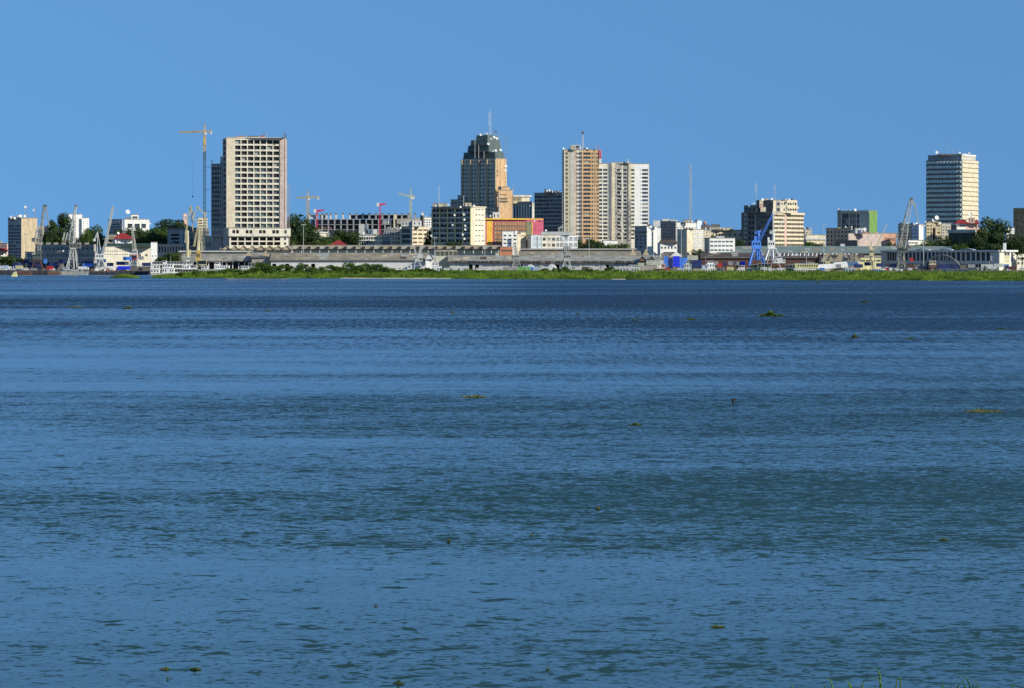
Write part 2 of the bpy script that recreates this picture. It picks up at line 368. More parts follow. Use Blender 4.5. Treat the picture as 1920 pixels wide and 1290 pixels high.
# ---------------------------------------------------------------- water, land, islands
WRUF = ((.10,.40),(.25,.60),(.31,.34),(.36,.66),(.42,.48),(.48,.22),(.55,.26),(.62,.60),(.68,.60),(.74,.82),(.79,.66),(.84,.50))
WB0, WB1, WB2 = .0, .065, .035
def water_mat():
    m = bpy.data.materials.new('river_water'); m.use_nodes = True; t = m.node_tree; N = t.nodes; L = t.links
    b = N['Principled BSDF']; b.inputs['Base Color'].default_value = (.010,.026,.030,1); b.inputs['Roughness'].default_value = .045
    b.inputs['IOR'].default_value = 2.35
    g = N.new('ShaderNodeNewGeometry')
    def noise(scale, det=2, mpv=(1,1,1), rough=.5, dist=0):
        mp = N.new('ShaderNodeMapping'); mp.inputs['Scale'].default_value = mpv; L.new(g.outputs['Position'], mp.inputs[0])
        n = N.new('ShaderNodeTexNoise'); n.inputs['Scale'].default_value = scale; n.inputs['Detail'].default_value = det
        n.inputs['Roughness'].default_value = rough; n.inputs['Distortion'].default_value = dist
        L.new(mp.outputs[0], n.inputs['Vector']); return n
    def vec(op, a, b_=None, sc=None):
        v = N.new('ShaderNodeVectorMath'); v.operation = op
        if isinstance(a, tuple): v.inputs[0].default_value = a
        else: L.new(a, v.inputs[0])
        if b_ is not None:
            if isinstance(b_, tuple): v.inputs[1].default_value = b_
            else: L.new(b_, v.inputs[1])
        if sc is not None:
            if isinstance(sc, (int, float)): v.inputs['Scale'].default_value = sc
            else: L.new(sc, v.inputs['Scale'])
        return v.outputs[0]
    def rng_(sock, a, b_, c, d):
        r = N.new('ShaderNodeMapRange'); r.inputs[1].default_value = a; r.inputs[2].default_value = b_
        r.inputs[3].default_value = c; r.inputs[4].default_value = d; r.interpolation_type = 'SMOOTHSTEP'; L.new(sock, r.inputs[0]); return r.outputs[0]
    def slope(n, amp, lean=.16): return vec('SCALE', vec('SUBTRACT', n.outputs['Color'], (.5,.5+lean,.5)), sc=amp)   # wind-blown: steep sides face the near bank
    def math_(op, a, b_):
        n = N.new('ShaderNodeMath'); n.operation = op
        for k, v in enumerate((a, b_)):
            if isinstance(v, (int, float)): n.inputs[k].default_value = v
            else: L.new(v, n.inputs[k])
        return n.outputs[0]
    # how wind-ruffled the river is from the near bank to the far one, broken up by long streaks and cat's paws
    sep = N.new('ShaderNodeSeparateXYZ'); L.new(g.outputs['Position'], sep.inputs[0])
    warp = noise(.004, 3, (1,2,1), .5)
    yy = math_('ADD', sep.outputs['Y'], math_('MULTIPLY', math_('SUBTRACT', warp.outputs[0], .5), math_('MULTIPLY', sep.outputs['Y'], .5)))
    lg = math_('DIVIDE', math_('LOGARITHM', math_('MAXIMUM', yy, 60), 10), 1); fy = math_('DIVIDE', math_('SUBTRACT', lg, 1.9), 1.4)   # 79 m .. 2000 m
    cr = N.new('ShaderNodeValToRGB'); L.new(fy, cr.inputs[0]); E = cr.color_ramp.elements; E[0].position = 0; E[1].position = 1
    E[0].color = (.34,)*3+(1,); E[1].color = (.50,)*3+(1,)
    for pos, v in (WRUF): e = E.new(pos); e.color = (v,v,v,1)
    p1 = noise(.0075, 4, (.30,1,1), .55, .5); p2 = noise(.045, 4, (.22,1,1), .6, .6)
    patch = math_('ADD', cr.outputs[0], math_('ADD', math_('MULTIPLY', math_('SUBTRACT', p1.outputs[0], .5), 1.2), math_('MULTIPLY', math_('SUBTRACT', p2.outputs[0], .5), 1.05)))
    patch = math_('ADD', patch, rng_(sep.outputs['X'], -60, 60, -.12, .16))
    patch = rng_(patch, 0, 1, 0, 1)
    # steep little wave faces: few where calm, crowded where ruffled
    d1 = noise(2.1, 3, (.62,.85,1), .65, .3); d2 = noise(.8, 3, (.6,.8,1), .65, .3); d3 = noise(4.6, 2, (.6,.9,1), .5, .2); d5 = noise(.11, 3, (.35,1,1), .6, .3)
    crowd = math_('ADD', math_('SUBTRACT', patch, .4), math_('MULTIPLY', math_('SUBTRACT', d5.outputs[0], .5), .9))
    def face(n, lo, hi, k): return rng_(math_('ADD', n.outputs[0], math_('MULTIPLY', crowd, k)), lo, hi, 0, 1)
    st = math_('ADD', math_('MULTIPLY', face(d1, .575, .68, .175), 1.1), math_('ADD', math_('MULTIPLY', face(d2, .59, .69, .15), .7), math_('MULTIPLY', face(d3, .57, .69, .15), .5)))
    d6 = noise(.5, 2.5, (.62,.9,1), .55, .5); st = math_('ADD', st, math_('MULTIPLY', face(d6, .655, .73, .06), .7))
    d4 = noise(1.0, 3, (1.0,.08,1), .75, 0)
    st = math_('ADD', st, math_('MULTIPLY', math_('MULTIPLY', rng_(d4.outputs[0], .45, .66, 0, .8), patch), rng_(lg, 2.4, 2.9, 0, 1)))
    base = math_('ADD', rng_(lg, 2.0, 3.1, WB0, WB1), math_('MULTIPLY', patch, WB2))
    tilt = math_('ADD', base, st)
    cmb = N.new('ShaderNodeCombineXYZ'); L.new(math_('MULTIPLY', tilt, -1), cmb.inputs[1])
    rip = vec('SCALE', vec('ADD', slope(noise(1.3, 2.5, (.45,1,1), .55, .3), .15, 0), slope(noise(.25, 2, (.35,1,1), .5, .4), .10, 0)), sc=math_('ADD', math_('MULTIPLY', patch, .9), .35))
    tn = N.new('ShaderNodeMix'); tn.data_type = 'RGBA'; L.new(rng_(lg, 2.1, 2.85, 0, 1), tn.inputs[0]); tn.inputs[6].default_value = (.015,.042,.027,1); tn.inputs[7].default_value = (.011,.025,.045,1)   # reflection tone put into the body colour, greener near, bluer far
    L.new(tn.outputs[2], b.inputs['Base Color'])
    allv = vec('MULTIPLY', vec('ADD', cmb.outputs[0], rip), (1,1,0))
    nn = vec('NORMALIZE', vec('ADD', allv, (0,0,1)))
    L.new(nn, b.inputs['Normal'])
    return m
def build_grid(name, xs, ys, zf, m):
    nx, ny = len(xs), len(ys); XX, YY = np.meshgrid(xs, ys); ZZ = zf(XX, YY)
    v = np.stack([XX.ravel(), YY.ravel(), ZZ.ravel()], 1); idx = np.arange(nx*ny).reshape(ny, nx)
    f = np.stack([idx[:-1,:-1].ravel(), idx[:-1,1:].ravel(), idx[1:,1:].ravel(), idx[1:,:-1].ravel()], 1)
    me = bpy.data.meshes.new(name); me.from_pydata(v.tolist(), [], f.tolist()); me.materials.append(m)
    me.polygons.foreach_set('use_smooth', [True]*len(f)); me.update()
    o = bpy.data.objects.new(name, me); COL.objects.link(o); return struct(o)
build_grid('river', np.array([-9000,-1500,0,1500,9000.]), np.array([20,400,1200,2447,2500.]), lambda x,y: x*0, water_mat())
earth = mat('quay_earth', (.20,.16,.11), var=.35, sc=.05)
xs = np.concatenate([[-30000,-6000,-2500], np.linspace(-700,700,90), [2500,6000,30000]])
ys = np.concatenate([[2445,2500], np.linspace(2560,3600,40), [5000,12000,55000]])
def landz(x, y):
    k = x/y*F+960
    h = 16*np.exp(-((k-270)/110)**2)*np.clip((y-2600)/250,0,1)
    h += 5*np.exp(-((k-640)/160)**2)*np.clip((y-2650)/250,0,1)
    return LAND + h
build_grid('ground', xs, ys, landz, earth)
b = MB(); b.box(-9000, 9000, 2444, 2446, -2, LAND+.05, mat('quay_stone', (.20,.18,.15), var=.4)); struct(b.build('quay_edge'))
# the long grassy sandbank
def Yn(px):                                   # waterline of the sandbank
    return np.interp(px, [225,300,500,1000,1920,2600], [1995,2010,1985,1912,1768,1700])
def isl_z(px, t):                             # t metres behind the waterline
    e = np.clip((px-270)/200, 0, 1)**.8
    return e*(np.clip(t/45,0,1)**.7*1.7 + np.clip((t-40)/150,0,1)*.9 - np.clip((t-290)/60,0,1)*3.2) - .35
soil = mat('sandy_soil', (.24,.20,.10), var=.3, sc=.2)
pxs = np.linspace(240, 2600, 260); ts = np.concatenate([np.linspace(-6,60,14), np.linspace(80,350,16)])
PX, T = np.meshgrid(pxs, ts)
Yv = Yn(PX)+T + 6*np.sin(PX*.031)+3*np.sin(PX*.11+1); Xv = (PX-960)/F*(Yn(PX)+T)
Zv = isl_z(PX, T)
idx = np.arange(PX.size).reshape(PX.shape)
f = np.stack([idx[:-1,:-1].ravel(), idx[:-1,1:].ravel(), idx[1:,1:].ravel(), idx[1:,:-1].ravel()], 1)
me = bpy.data.meshes.new('sandbank'); me.from_pydata(np.stack([Xv.ravel(),Yv.ravel(),Zv.ravel()],1).tolist(), [], f.tolist()); me.materials.append(soil)
me.polygons.foreach_set('use_smooth', [True]*len(f))
o = bpy.data.objects.new('sandbank', me); COL.objects.link(o); struct(o)
sand = mat('pale_sand', (.52,.46,.33), var=.15)
def beach(p0, p1):
    b = MB(); n = 30
    for i in range(n):
        a = p0+(p1-p0)*i/n; c = p0+(p1-p0)*(i+1)/n
        def wd(p): return 6*math.sin(math.pi*(p-p0)/(p1-p0))**.5 if p0 < p < p1 else 0
        P = []
        for p, t in ((a,-3-wd(a)),(c,-3-wd(c)),(c,8),(a,8)):
            y = float(Yn(p))+t+6*math.sin(p*.031)+3*math.sin(p*.11+1); P.append((X(p, float(Yn(p))+t), y, .04 if t < 0 else .75))
        b.poly(P, sand)
    struct(b.build('sand_beach'))
beach(636, 846); beach(1146,1172)

GRASS = foliage('bank_grass', (.035,.085,.010), (.21,.32,.035), .07, .3)
LEAFD = foliage('dark_foliage', (.016,.034,.011), (.062,.10,.026), .30, .15)
LEAFM = foliage('mid_foliage', (.028,.062,.012), (.11,.17,.035), .30, .22)
BUSH = foliage('bush_foliage', (.028,.070,.010), (.13,.21,.028), .22, .3)
PALM = foliage('palm_foliage', (.02,.05,.012), (.07,.12,.03), .5, .15)
def tris_obj(name, P, m, extra_mats=()):        # P: (n,3,3)
    me = bpy.data.meshes.new(name); n = len(P)
    me.vertices.add(n*3); me.vertices.foreach_set('co', P.reshape(-1).astype(np.float32))
    me.loops.add(n*3); me.loops.foreach_set('vertex_index', np.arange(n*3, dtype=np.int32))
    me.polygons.add(n); me.polygons.foreach_set('loop_start', np.arange(0, n*3, 3, dtype=np.int32))
    me.materials.append(m); me.update(); me.validate()
    o = bpy.data.objects.new(name, me); COL.objects.link(o); return o
def tufts(px, t, hgt, nb=5):
    n = len(px); yn = Yn(px); y = yn+t+6*np.sin(px*.031)+3*np.sin(px*.11+1); x = (px-960)/F*(yn+t); z = isl_z(px, t)-.1
    B = np.stack([x,y,z],1)
    out = []
    for k in range(nb):
        an = rng.uniform(0, 2*np.pi, n); off = rng.normal(0, .7, (n,2)); wd = rng.uniform(.15,.45,n); h = hgt*rng.uniform(.6,1.15,n)
        c = B + np.concatenate([off, np.zeros((n,1))],1); d = np.stack([np.cos(an)*wd, np.sin(an)*wd*.5, 0*an],1)
        tip = c + np.stack([rng.normal(0,.5,n), rng.normal(0,.3,n), h],1)
        out.append(np.stack([c-d, c+d, tip],1))
    return np.concatenate(out)
n1 = 34000; px = rng.uniform(285, 2250, n1); t = np.abs(rng.uniform(0,1,n1))**1.5*300+1
patch = rng.uniform(.6,1.35,n1)*(.75+.45*np.sin(px*.23+t*.05)*np.sin(px*.09-t*.03)**2)+.1*np.sin(px*.05+np.sin(t*.03)*2)*np.sin(px*.017+t*.02)
hg = (1.5+1.7*np.clip(t/25,0,1))*patch*np.clip((px-270)/90,.35,1)
n2 = 9000; px2 = rng.uniform(285, 2250, n2); t2 = rng.uniform(-1, 10, n2)
bare = ((px2 > 640)&(px2 < 840)&(t2 < 6)) | (rng.uniform(0,1,n2) < .25+.25*np.sin(px2*.07))
px2 = px2[~bare]; t2 = t2[~bare]
o = tris_obj('bank_grass', np.concatenate([tufts(px,t,hg), tufts(px2,t2,np.full(len(px2),1.1))]), GRASS)
o['kind'] = 'stuff'; o['label'] = 'bright green tall grass covering the long low sandbank'
# little grassy islet at the left end
b = MB(); cx, cy = X(235,2040), 2040.
for i in range(24):
    for j in range(3):
        a0, a1 = 2*math.pi*i/24, 2*math.pi*(i+1)/24
        R = [(1,-.2),(.75,.7),(.35,1.6),(0,2.0)]
        def q(a, k): return (cx+math.cos(a)*10.5*R[k][0], cy+math.sin(a)*16*R[k][0], R[k][1])
        b.poly([q(a0,j), q(a1,j), q(a1,j+1), q(a0,j+1)], soil)
struct(b.build('islet'))
n = 2600; a = rng.uniform(0,2*np.pi,n); r = rng.uniform(0,1,n)**.5; bx = cx+np.cos(a)*r*10.4; by = cy+np.sin(a)*r*16; bz = 2.0*(1-r**2)-.2
T_ = []
for k in range(3):
    an = rng.uniform(0,6.28,n); w_ = rng.uniform(.1,.35,n); c = np.stack([bx+rng.normal(0,.4,n),by,bz],1); d = np.stack([np.cos(an)*w_,np.sin(an)*w_*.5,0*an],1)
    T_.append(np.stack([c-d,c+d,c+np.stack([rng.normal(0,.3,n),0*an,rng.uniform(.4,1.2,n)],1)],1))
o = tris_obj('islet_grass', np.concatenate(T_), GRASS); o['kind'] = 'stuff'; o['label'] = 'grass on the small islet off the left end of the sandbank'

# ---------------------------------------------------------------- trees, bushes, palms
def crown_tris(seed, nl, lobes, leaf, low=.12):
    """leaf-sized faces spread through many lobes of a crown that fits a unit box (radius .5, height 1)"""
    R = np.random.default_rng(seed); C = []; Rr = []
    for i in range(lobes):
        a = R.uniform(0, 6.28); r = .34*R.uniform(0,1)**.5; h = R.uniform(low+.12, .86) if low >= 0 else R.uniform(.0,1)**1.5*.84
        lim = math.sqrt(max(.05, 1-((h-.5)/.5)**2)) if low >= 0 else 1.25*math.sqrt(max(.04, 1-(h/.92)**2)); C.append((math.cos(a)*r*lim, math.sin(a)*r*lim, h)); Rr.append(R.uniform(.11,.20))
    C = np.array(C); Rr = np.array(Rr); P = []
    w_ = Rr**2/np.sum(Rr**2); k = R.choice(lobes, nl, p=w_); d = R.normal(size=(nl,3)); d /= np.linalg.norm(d,axis=1)[:,None]
    rad = Rr[k]*(R.uniform(.35,1,nl)**.4)*R.uniform(.9,1.12,nl); c = C[k]+d*rad[:,None]*np.array([1,1,.8])
    n = d+R.normal(0,.55,(nl,3)); n /= np.linalg.norm(n,axis=1)[:,None]
    u = np.cross(n, R.normal(size=(nl,3))); u /= np.linalg.norm(u,axis=1)[:,None]; v = np.cross(n,u)
    s = leaf*R.uniform(.6,1.3,nl)[:,None]
    return np.stack([c-u*s-v*s*.6, c+u*s-v*s*.6, c+v*s],1)
def tree_mesh(seed, m, nl=2600, lobes=26, leaf=.022, low=.12):
    o = tris_obj('crown', crown_tris(seed, nl, lobes, leaf, low), m); return o
def trunk_mesh(seed):
    R = random.Random(seed); b = MB(); b.bar((0,0,-.08),(0.01,0,.45), .03, mt('trunk'), .018, n=7)
    for i in range(5):
        a = R.uniform(0,6.28); h = R.uniform(.22,.45); b.bar((0.005,0,h),(math.cos(a)*.24,math.sin(a)*.24,h+R.uniform(.2,.36)), .013, mt('trunk'), .004, n=5)
    return b.build('trunk')
PROTO = {}
for kind, m, cnt in (('dark', LEAFD, 3), ('mid', LEAFM, 3)):
    for i in range(cnt): PROTO[(kind,i)] = (tree_mesh(i*7+len(kind), m, 4200, 24+i*6, .022), trunk_mesh(i))
for i in range(3):
    PROTO[('bush',i)] = (tree_mesh(50+i, BUSH, 4600, 34+i*5, .028, -.05), None)
def plant(name, label, cat, px, ytop, wpx, Y, kind, group=None, zbase=None):
    x = X(px, Y); zb = gz(x, Y) if zbase is None else zbase; h = Z(ytop, Y)-zb; wd = m_(wpx, Y)*(1.12 if kind == 'bush' else 1.35)
    e = empty(name, (x,Y,zb), label, cat, group); e.rotation_euler = (0,0,random.uniform(0,6.28))
    cr, tk = PROTO[(kind, random.randrange(3))]
    c = cr.copy(); COL.objects.link(c); c.parent = e; c.scale = (wd*1.25, wd*1.25, h*1.04); c.location.z = -.12*h if kind == 'bush' else 0; c.name = 'crown' if kind != 'bush' else 'foliage'
    if tk is not None:
        t_ = tk.copy(); COL.objects.link(t_); t_.parent = e; t_.scale = (wd, wd, h)
    else:
        b = MB()
        for i in range(5): a = i*1.3; b.bar((0,0,-.1),(math.cos(a)*.2,math.sin(a)*.2,.5), .015, mt('trunk'), .005)
        s_ = b.build('stem'); s_.parent = e; s_.scale = (wd,wd,h)
    return e
TREES = [ # px, ytop, width px, Y, kind, label
 (98,412,26,2850,'dark','dark tree left of the white tower, left half of the tall pair'), (117,399,34,2860,'dark','tall dark round tree just left of the white tower at far left'),
 (108,428,42,2800,'dark','low broad dark tree beneath the tall round one at far left'), (84,449,24,2700,'mid','small green tree in front of the cream flats at far left'),
 (176,418,30,2760,'mid','green tree just right of the white tower at far left'), (162,431,22,2740,'mid','pale small tree overlapping the foot of the white tower'),
 (183,437,26,2720,'dark','dark tree behind the pale luffing crane'), (8,477,36,2500,'mid','low tree at the left edge beside the cream office block'), (35,482,22,2490,'mid','small tree at the foot of the cream office block'),
 (232,430,30,2760,'dark','dark tree under the white terrace building, left side'), (254,425,34,2750,'dark','dark tree under the white terrace building, centre'),
 (276,429,34,2780,'mid','green tree right of the white terrace building'), (297,420,38,2800,'mid','green tree on the ridge right of the white terrace building'),
 (325,410,52,2830,'dark','flat topped dark tree crowning the ridge'), (340,421,34,2840,'dark','dark tree right of the flat topped ridge tree'),
 (290,436,42,2700,'dark','dark tree low on the slope above the white depot'), (262,442,36,2690,'dark','dark tree just above the green shed roof by the white depot'),
 (310,434,36,2720,'mid','green tree beside the grey colonnaded office'), (322,470,30,2480,'mid','tree beside the quay left of the grey shed'), (305,478,20,2470,'mid','small tree right of the white depot'),
 (557,399,46,2760,'dark','tall dark tree beside the right wall of the unfinished tower'), (577,420,42,2740,'dark','dark tree behind the floodlight pole near the unfinished tower'),
 (552,430,40,2720,'dark','dark lower tree at the right foot of the unfinished tower'), (592,440,34,2730,'dark','dark tree left of the small cream villa'),
 (604,446,30,2700,'mid','bright green tree below the small cream villa'), (618,438,30,2720,'mid','green tree right of the small cream villa'),
 (635,430,42,2780,'dark','dark tree in front of the concrete frame building'), (658,432,40,2770,'dark','dark tree above the little red roof'), (672,440,34,2740,'dark','dark tree left of the rounded balcony building'),
 (540,446,26,2660,'mid','palm like tree at the corner of the unfinished tower podium'),
 (808,424,20,2660,'dark','narrow dark tree against the left end of the grid block of flats'), (847,449,30,2620,'dark','low dark tree in front of the grid block of flats'),
 (1096,447,36,2660,'dark','dark tree under the orange slab tower'), (1122,448,38,2650,'dark','dark tree under the seam of the two slab towers'),
 (1145,453,32,2650,'mid','green tree below the white slab tower'), (1168,452,24,2680,'mid','small tree right of the low white wall under the slab towers'), (1108,455,44,2630,'dark','low dark tree row in front of the orange slab tower'),
 (1338,439,18,2700,'dark','small dark tree on the terrace of the long cream building'), (1356,438,16,2700,'mid','green tree on the terrace of the long cream building'), (1384,444,22,2660,'dark','dark tree between the white flats and the twin office block'),
 (1309,466,22,2560,'dark','dark tree at the foot of the balcony house'),
 (1517,448,26,2800,'mid','green tree right of the cream and dark office block'), (1534,452,26,2800,'mid','green tree behind the floodlight pole'), (1508,455,20,2760,'dark','dark tree at the right foot of the office block'),
 (1672,452,22,2700,'dark','dark tree right of the pink wall'), (1748,446,34,2650,'mid','bright rounded tree below the cream block at right'), (1772,441,22,2650,'dark','dark narrow tree left of the olive hall'),
 (1820,447,34,2600,'dark','dark tree right of the olive hall'), (1838,440,34,2590,'dark','dark tree at the left foot of the giant tree'), (1866,403,52,2620,'dark','giant dark round tree near the right edge'),
 (1852,428,46,2600,'dark','dark tree in front of the giant tree, left of it'), (1884,436,44,2590,'dark','dark tree in front of the giant tree, right of it'), (1905,446,34,2580,'dark','dark tree near the right edge'),
 (1800,452,26,2580,'mid','green bush like tree on the terminal roof line'), (1925,440,28,2600,'dark','dark tree cut by the right edge'), (1858,452,60,2570,'dark','low dark spreading tree above the terminal roof'),
]
for px,yt,wd,Y,kd,lb in TREES: plant('tree', lb, 'tree', px, yt, wd, Y, kd, 'trees among the buildings')
bushes = [(478,497,26,90),(493,487,40,120),(505,494,30,90),(468,502,22,60),(528,492,30,130),(545,494,24,140),(568,489,30,150),(585,496,26,120),(603,497,24,110),(622,493,26,140),(640,497,28,120),
 (657,488,34,150),(672,493,30,130),(688,490,30,160),(706,491,32,150),(722,497,24,120),(735,500,22,110),(430,500,28,90),(415,505,22,70),(446,503,20,60),(770,502,22,140),(785,500,24,150),(800,499,26,150),(812,503,24,120),
 (1022,501,18,200),(1040,499,14,200),(1057,497,22,180),(1063,503,26,150),(1106,501,20,190),(1144,497,20,200),(1154,503,16,170),(590,504,30,60),(660,505,36,60),(560,505,30,70),(860,507,30,120),(900,506,30,150),(700,505,30,70),(510,504,34,60),
 (750,504,24,90),(372,506,24,50),(395,505,26,60),(340,508,20,40),(1215,506,22,120),(1320,507,22,120),(1250,508,30,80),(1500,508,26,90),(1600,509,26,90),(1700,510,24,80),(980,508,24,70)]
def islz(px, t): return float(isl_z(np.array(float(px)), np.array(float(t))))
LM = ((380,'the twin yellowish cranes'),(480,'the unfinished cream tower'),(560,'the floodlight mast and tall dark trees'),(630,'the little red hipped roof'),(700,'the concrete frame building'),(790,'the small white gabled shed'),
      (870,'the grid block of flats'),(1010,'the white two storey building'),(1060,'the orange slab tower'),(1130,'the seam of the slab towers'),(1220,'the round windowed block'),(1320,'the low white flats'),(1500,'the big half shaded office block'),(1600,'the curved pediments'),(1700,'the tall dark green crane'))
BL_ = {}; _g = {}
for i,q in enumerate(bushes): _g.setdefault(min(LM, key=lambda l: abs(l[0]-q[0]))[1], []).append((q[0],i))
for nm,L_ in _g.items():
    L_.sort()
    for k,(a,i) in enumerate(L_):
        od = 'lone' if len(L_) == 1 else ('leftmost' if k == 0 else ('rightmost' if k == len(L_)-1 else ['','second','third','fourth','fifth','sixth','seventh','eighth','ninth','tenth','eleventh','twelfth'][k]+' from left'))
        BL_[i] = od+' green sandbank bush below '+nm
for i,(px,yt,wd,tt) in enumerate(bushes):
    Y = float(Yn(px))+tt; zb = islz(px,tt)-.2
    plant('bush', BL_[i], 'bush', px, yt, wd, Y, 'bush', 'bushes on the grassy sandbank', zbase=zb)
for pr in PROTO.values():
    for q in pr:
        if q is not None: bpy.data.objects.remove(q)
def palm(px, ytop, ybase, Y, label, zb=None):
    zb = Z(ybase,Y) if zb is None else zb; x = X(px,Y); h = Z(ytop,Y)-zb; e = empty('palm_tree',(x,Y,zb),label,'palm tree','palm trees by the quay')
    b = MB(); top = Vector((x+.5,Y,zb+h*.72)); b.bar((x,Y,zb-.2), (x+.3,Y,zb+h*.4), .28, mt('trunk'), .2, n=7); b.bar((x+.3,Y,zb+h*.4), top, .2, mt('trunk'), .16, n=7); b.build('trunk', e)
    b = MB()
    for i in range(15):
        a = i*2.4; up = random.uniform(.1,1.0); L_ = h*.36*random.uniform(.85,1.15); p = top; side = Vector((-math.sin(a), math.cos(a), 0)); w0 = .7
        for k in range(5):
            el = up-k*.42; q = p+Vector((math.cos(a)*math.cos(el), math.sin(a)*math.cos(el), math.sin(el)))*L_/5; w1 = .7*(1-((k+1)/5)**2)+.08
            dn = Vector((0,0,-.35))
            b.poly([p, q, q+side*w1+dn*w1, p+side*w0+dn*w0], PALM); b.poly([q, p, p-side*w0+dn*w0, q-side*w1+dn*w1], PALM); p = q; w0 = w1
    b.build('fronds', e)
for a in ((1409,495,512,2040,'small palm left of the blue crane legs'),(1424,497,512,2050,'small palm under the blue crane'),(1438,494,512,2060,'small palm between the blue and white cranes'),(1455,496,512,2040,'small palm below the white wheelhouse'),
          (1906,466,505,2455,'tall palm at the right end of the white terminal'),(1916,478,505,2450,'palm at the right edge of the picture')): palm(*a)

# ---------------------------------------------------------------- floating plants and near bank
HYA = foliage('water_hyacinth', (.03,.07,.01), (.16,.20,.03), 3.0, .2)
DRY = foliage('dry_weed', (.07,.08,.012), (.26,.26,.05), 3.0, .2)
def hyacinth(px, py, wpx, hpx, m, label):
    Y = HC*F/(py-HY); L_ = m_(wpx,Y)/2; H_ = m_(hpx,Y); n = int(500 if wpx > 12 else 160)
    R = rng; th = R.uniform(0,6.28,n); rr = R.uniform(0,1,n)**.5; x = np.cos(th)*rr*L_; y = np.sin(th)*rr*L_*.8
    pk = R.uniform(-.3,.3)*L_; prof = np.exp(-((x-pk)/(L_*.30))**2)*.85+.22; z = R.uniform(0,1,n)*prof*H_*.8
    s = np.clip(.16*H_,.015,.3)*R.uniform(.7,1.4,n); c = np.stack([x,y,z],1); d = R.normal(size=(n,3)); d[:,2] = np.abs(d[:,2]); d /= np.linalg.norm(d,axis=1)[:,None]
    u = np.cross(d,R.normal(size=(n,3))); u /= np.linalg.norm(u,axis=1)[:,None]
    P = np.stack([c-u*s[:,None], c+u*s[:,None], c+d*(s*1.8)[:,None]],1)
    ang = np.linspace(0,6.283,17)[:-1]; rr2 = 1+.12*np.sin(ang*3+px); ring = np.stack([np.cos(ang)*L_*rr2*.95, np.sin(ang)*L_*.8*rr2*.95, np.full(16,.01)],1)
    nxt = np.roll(ring,-1,0); base = np.stack([np.repeat([[0,0,H_*.12+.02]],16,0), ring, nxt],1)
    P[:,:,2] = np.maximum(P[:,:,2]-.05*H_, 0)
    o = tris_obj('floating_plants', np.concatenate([P, base]), m); o.location = (X(px,Y),Y,.02); tag(o, label, 'water plants', 'clumps of water hyacinth drifting on the river')
for a in ((240,579,18,6,HYA,'green clump floating far left near the sandbank end'),(140,576,34,3,DRY,'thin brown raft floating left of the far left green clump'),(502,584,18,3,HYA,'thin green raft floating on the left half of the far water'),
  (849,587,8,5,DRY,'tiny brown clump floating below the middle of the sandbank'),(1191,601,12,4,HYA,'small faint green raft right of centre on the far water'),(1297,600,22,4,HYA,'low green raft left of the largest floating clump'),
  (1447,593,44,11,HYA,'largest floating green clump with a leafy peak at right'),(1620,567,18,4,HYA,'thin green raft farthest out on the right'),(1603,633,15,7,DRY,'dark brown compact clump floating on the right'),
  (1706,635,22,3,HYA,'thin pale raft right of the dark brown clump'),(1877,617,20,4,HYA,'small raft near the right edge on the far water'),(888,745,46,6,DRY,'long brown raft floating at mid river in the centre'),
  (1842,772,72,6,DRY,'long yellow brown raft near the right edge at mid river'),(1192,797,26,5,HYA,'green raft floating at mid river below the slab towers'),(1121,956,8,7,DRY,'small dark clump alone in the lower middle water'),
  (841,1018,6,7,HYA,'tiny dark tuft in the lower left of centre water'),(747,1283,22,7,HYA,'bright green tuft at the bottom edge left of centre'),(308,1256,20,4,DRY,'thin yellow weed at the bottom left'),
  (314,1274,5,6,HYA,'tiny green tuft below the thin yellow weed at bottom left'),(366,1256,24,4,HYA,'faint weed right of the yellow one at bottom left'),(1769,1013,20,4,HYA,'faint green weed in the lower right water'),
  (1085,590,10,4,HYA,'tiny green clump in front of the middle of the sandbank'),(1534,531,8,4,HYA,'tiny green clump close to the sandbank on the right'),(705,1137,10,3,DRY,'faint speck of weed in the lower middle water'),(996,1006,6,5,DRY,'tiny speck of brown weed in the lower middle water'),(1345,1176,30,3,HYA,'thin weed strand floating in the lower right'),(1027,1256,10,4,HYA,'tiny green weed near the bottom centre')): hyacinth(*a)
def stake(px, py, hpx, label, m='brown', r=.12, head=True):
    Y = HC*F/(py-HY); b = MB(); x = X(px,Y); h = m_(hpx,Y); b.bar((x,Y,-1),(x+h*.06,Y,h*.8), r, mt(m), r*.8, n=7)
    if head: b.hexa([(x-r*2.2,Y-r,h*.65),(x+r*3,Y-r,h*.65),(x+r*3,Y+r,h*.65),(x-r*2.2,Y+r,h*.65)], [(x-r,Y-r,h),(x+r*2,Y-r,h),(x+r*2,Y+r,h),(x-r,Y+r,h)], mt(m))
    o = b.build('mooring_stake', loc=(x,Y,0)); tag(o, label, 'stake')
stake(1374,756,9,'dark snag sticking out of the calm water right of centre','black')
b = MB(); Y = 2180.; x = X(27,Y)
b.hexa([(x-2.6,Y-2,-.5),(x+2.4,Y-2,-.5),(x+2.4,Y+2,-.5),(x-2.6,Y+2,-.5)], [(x-.6,Y-1,3.4),(x+1.3,Y-1,4.0),(x+1.3,Y+1,4.0),(x-.6,Y+1,3.4)], mt('yellowgr'))
b.bar((x-2.5,Y-1,0),(x-1.0,Y-1,2.4), .5, mt('rust'))
tag(b.build('channel_marker', loc=(x,Y,0)), 'squat yellow brown marker standing in the water in front of the left barges', 'marker')
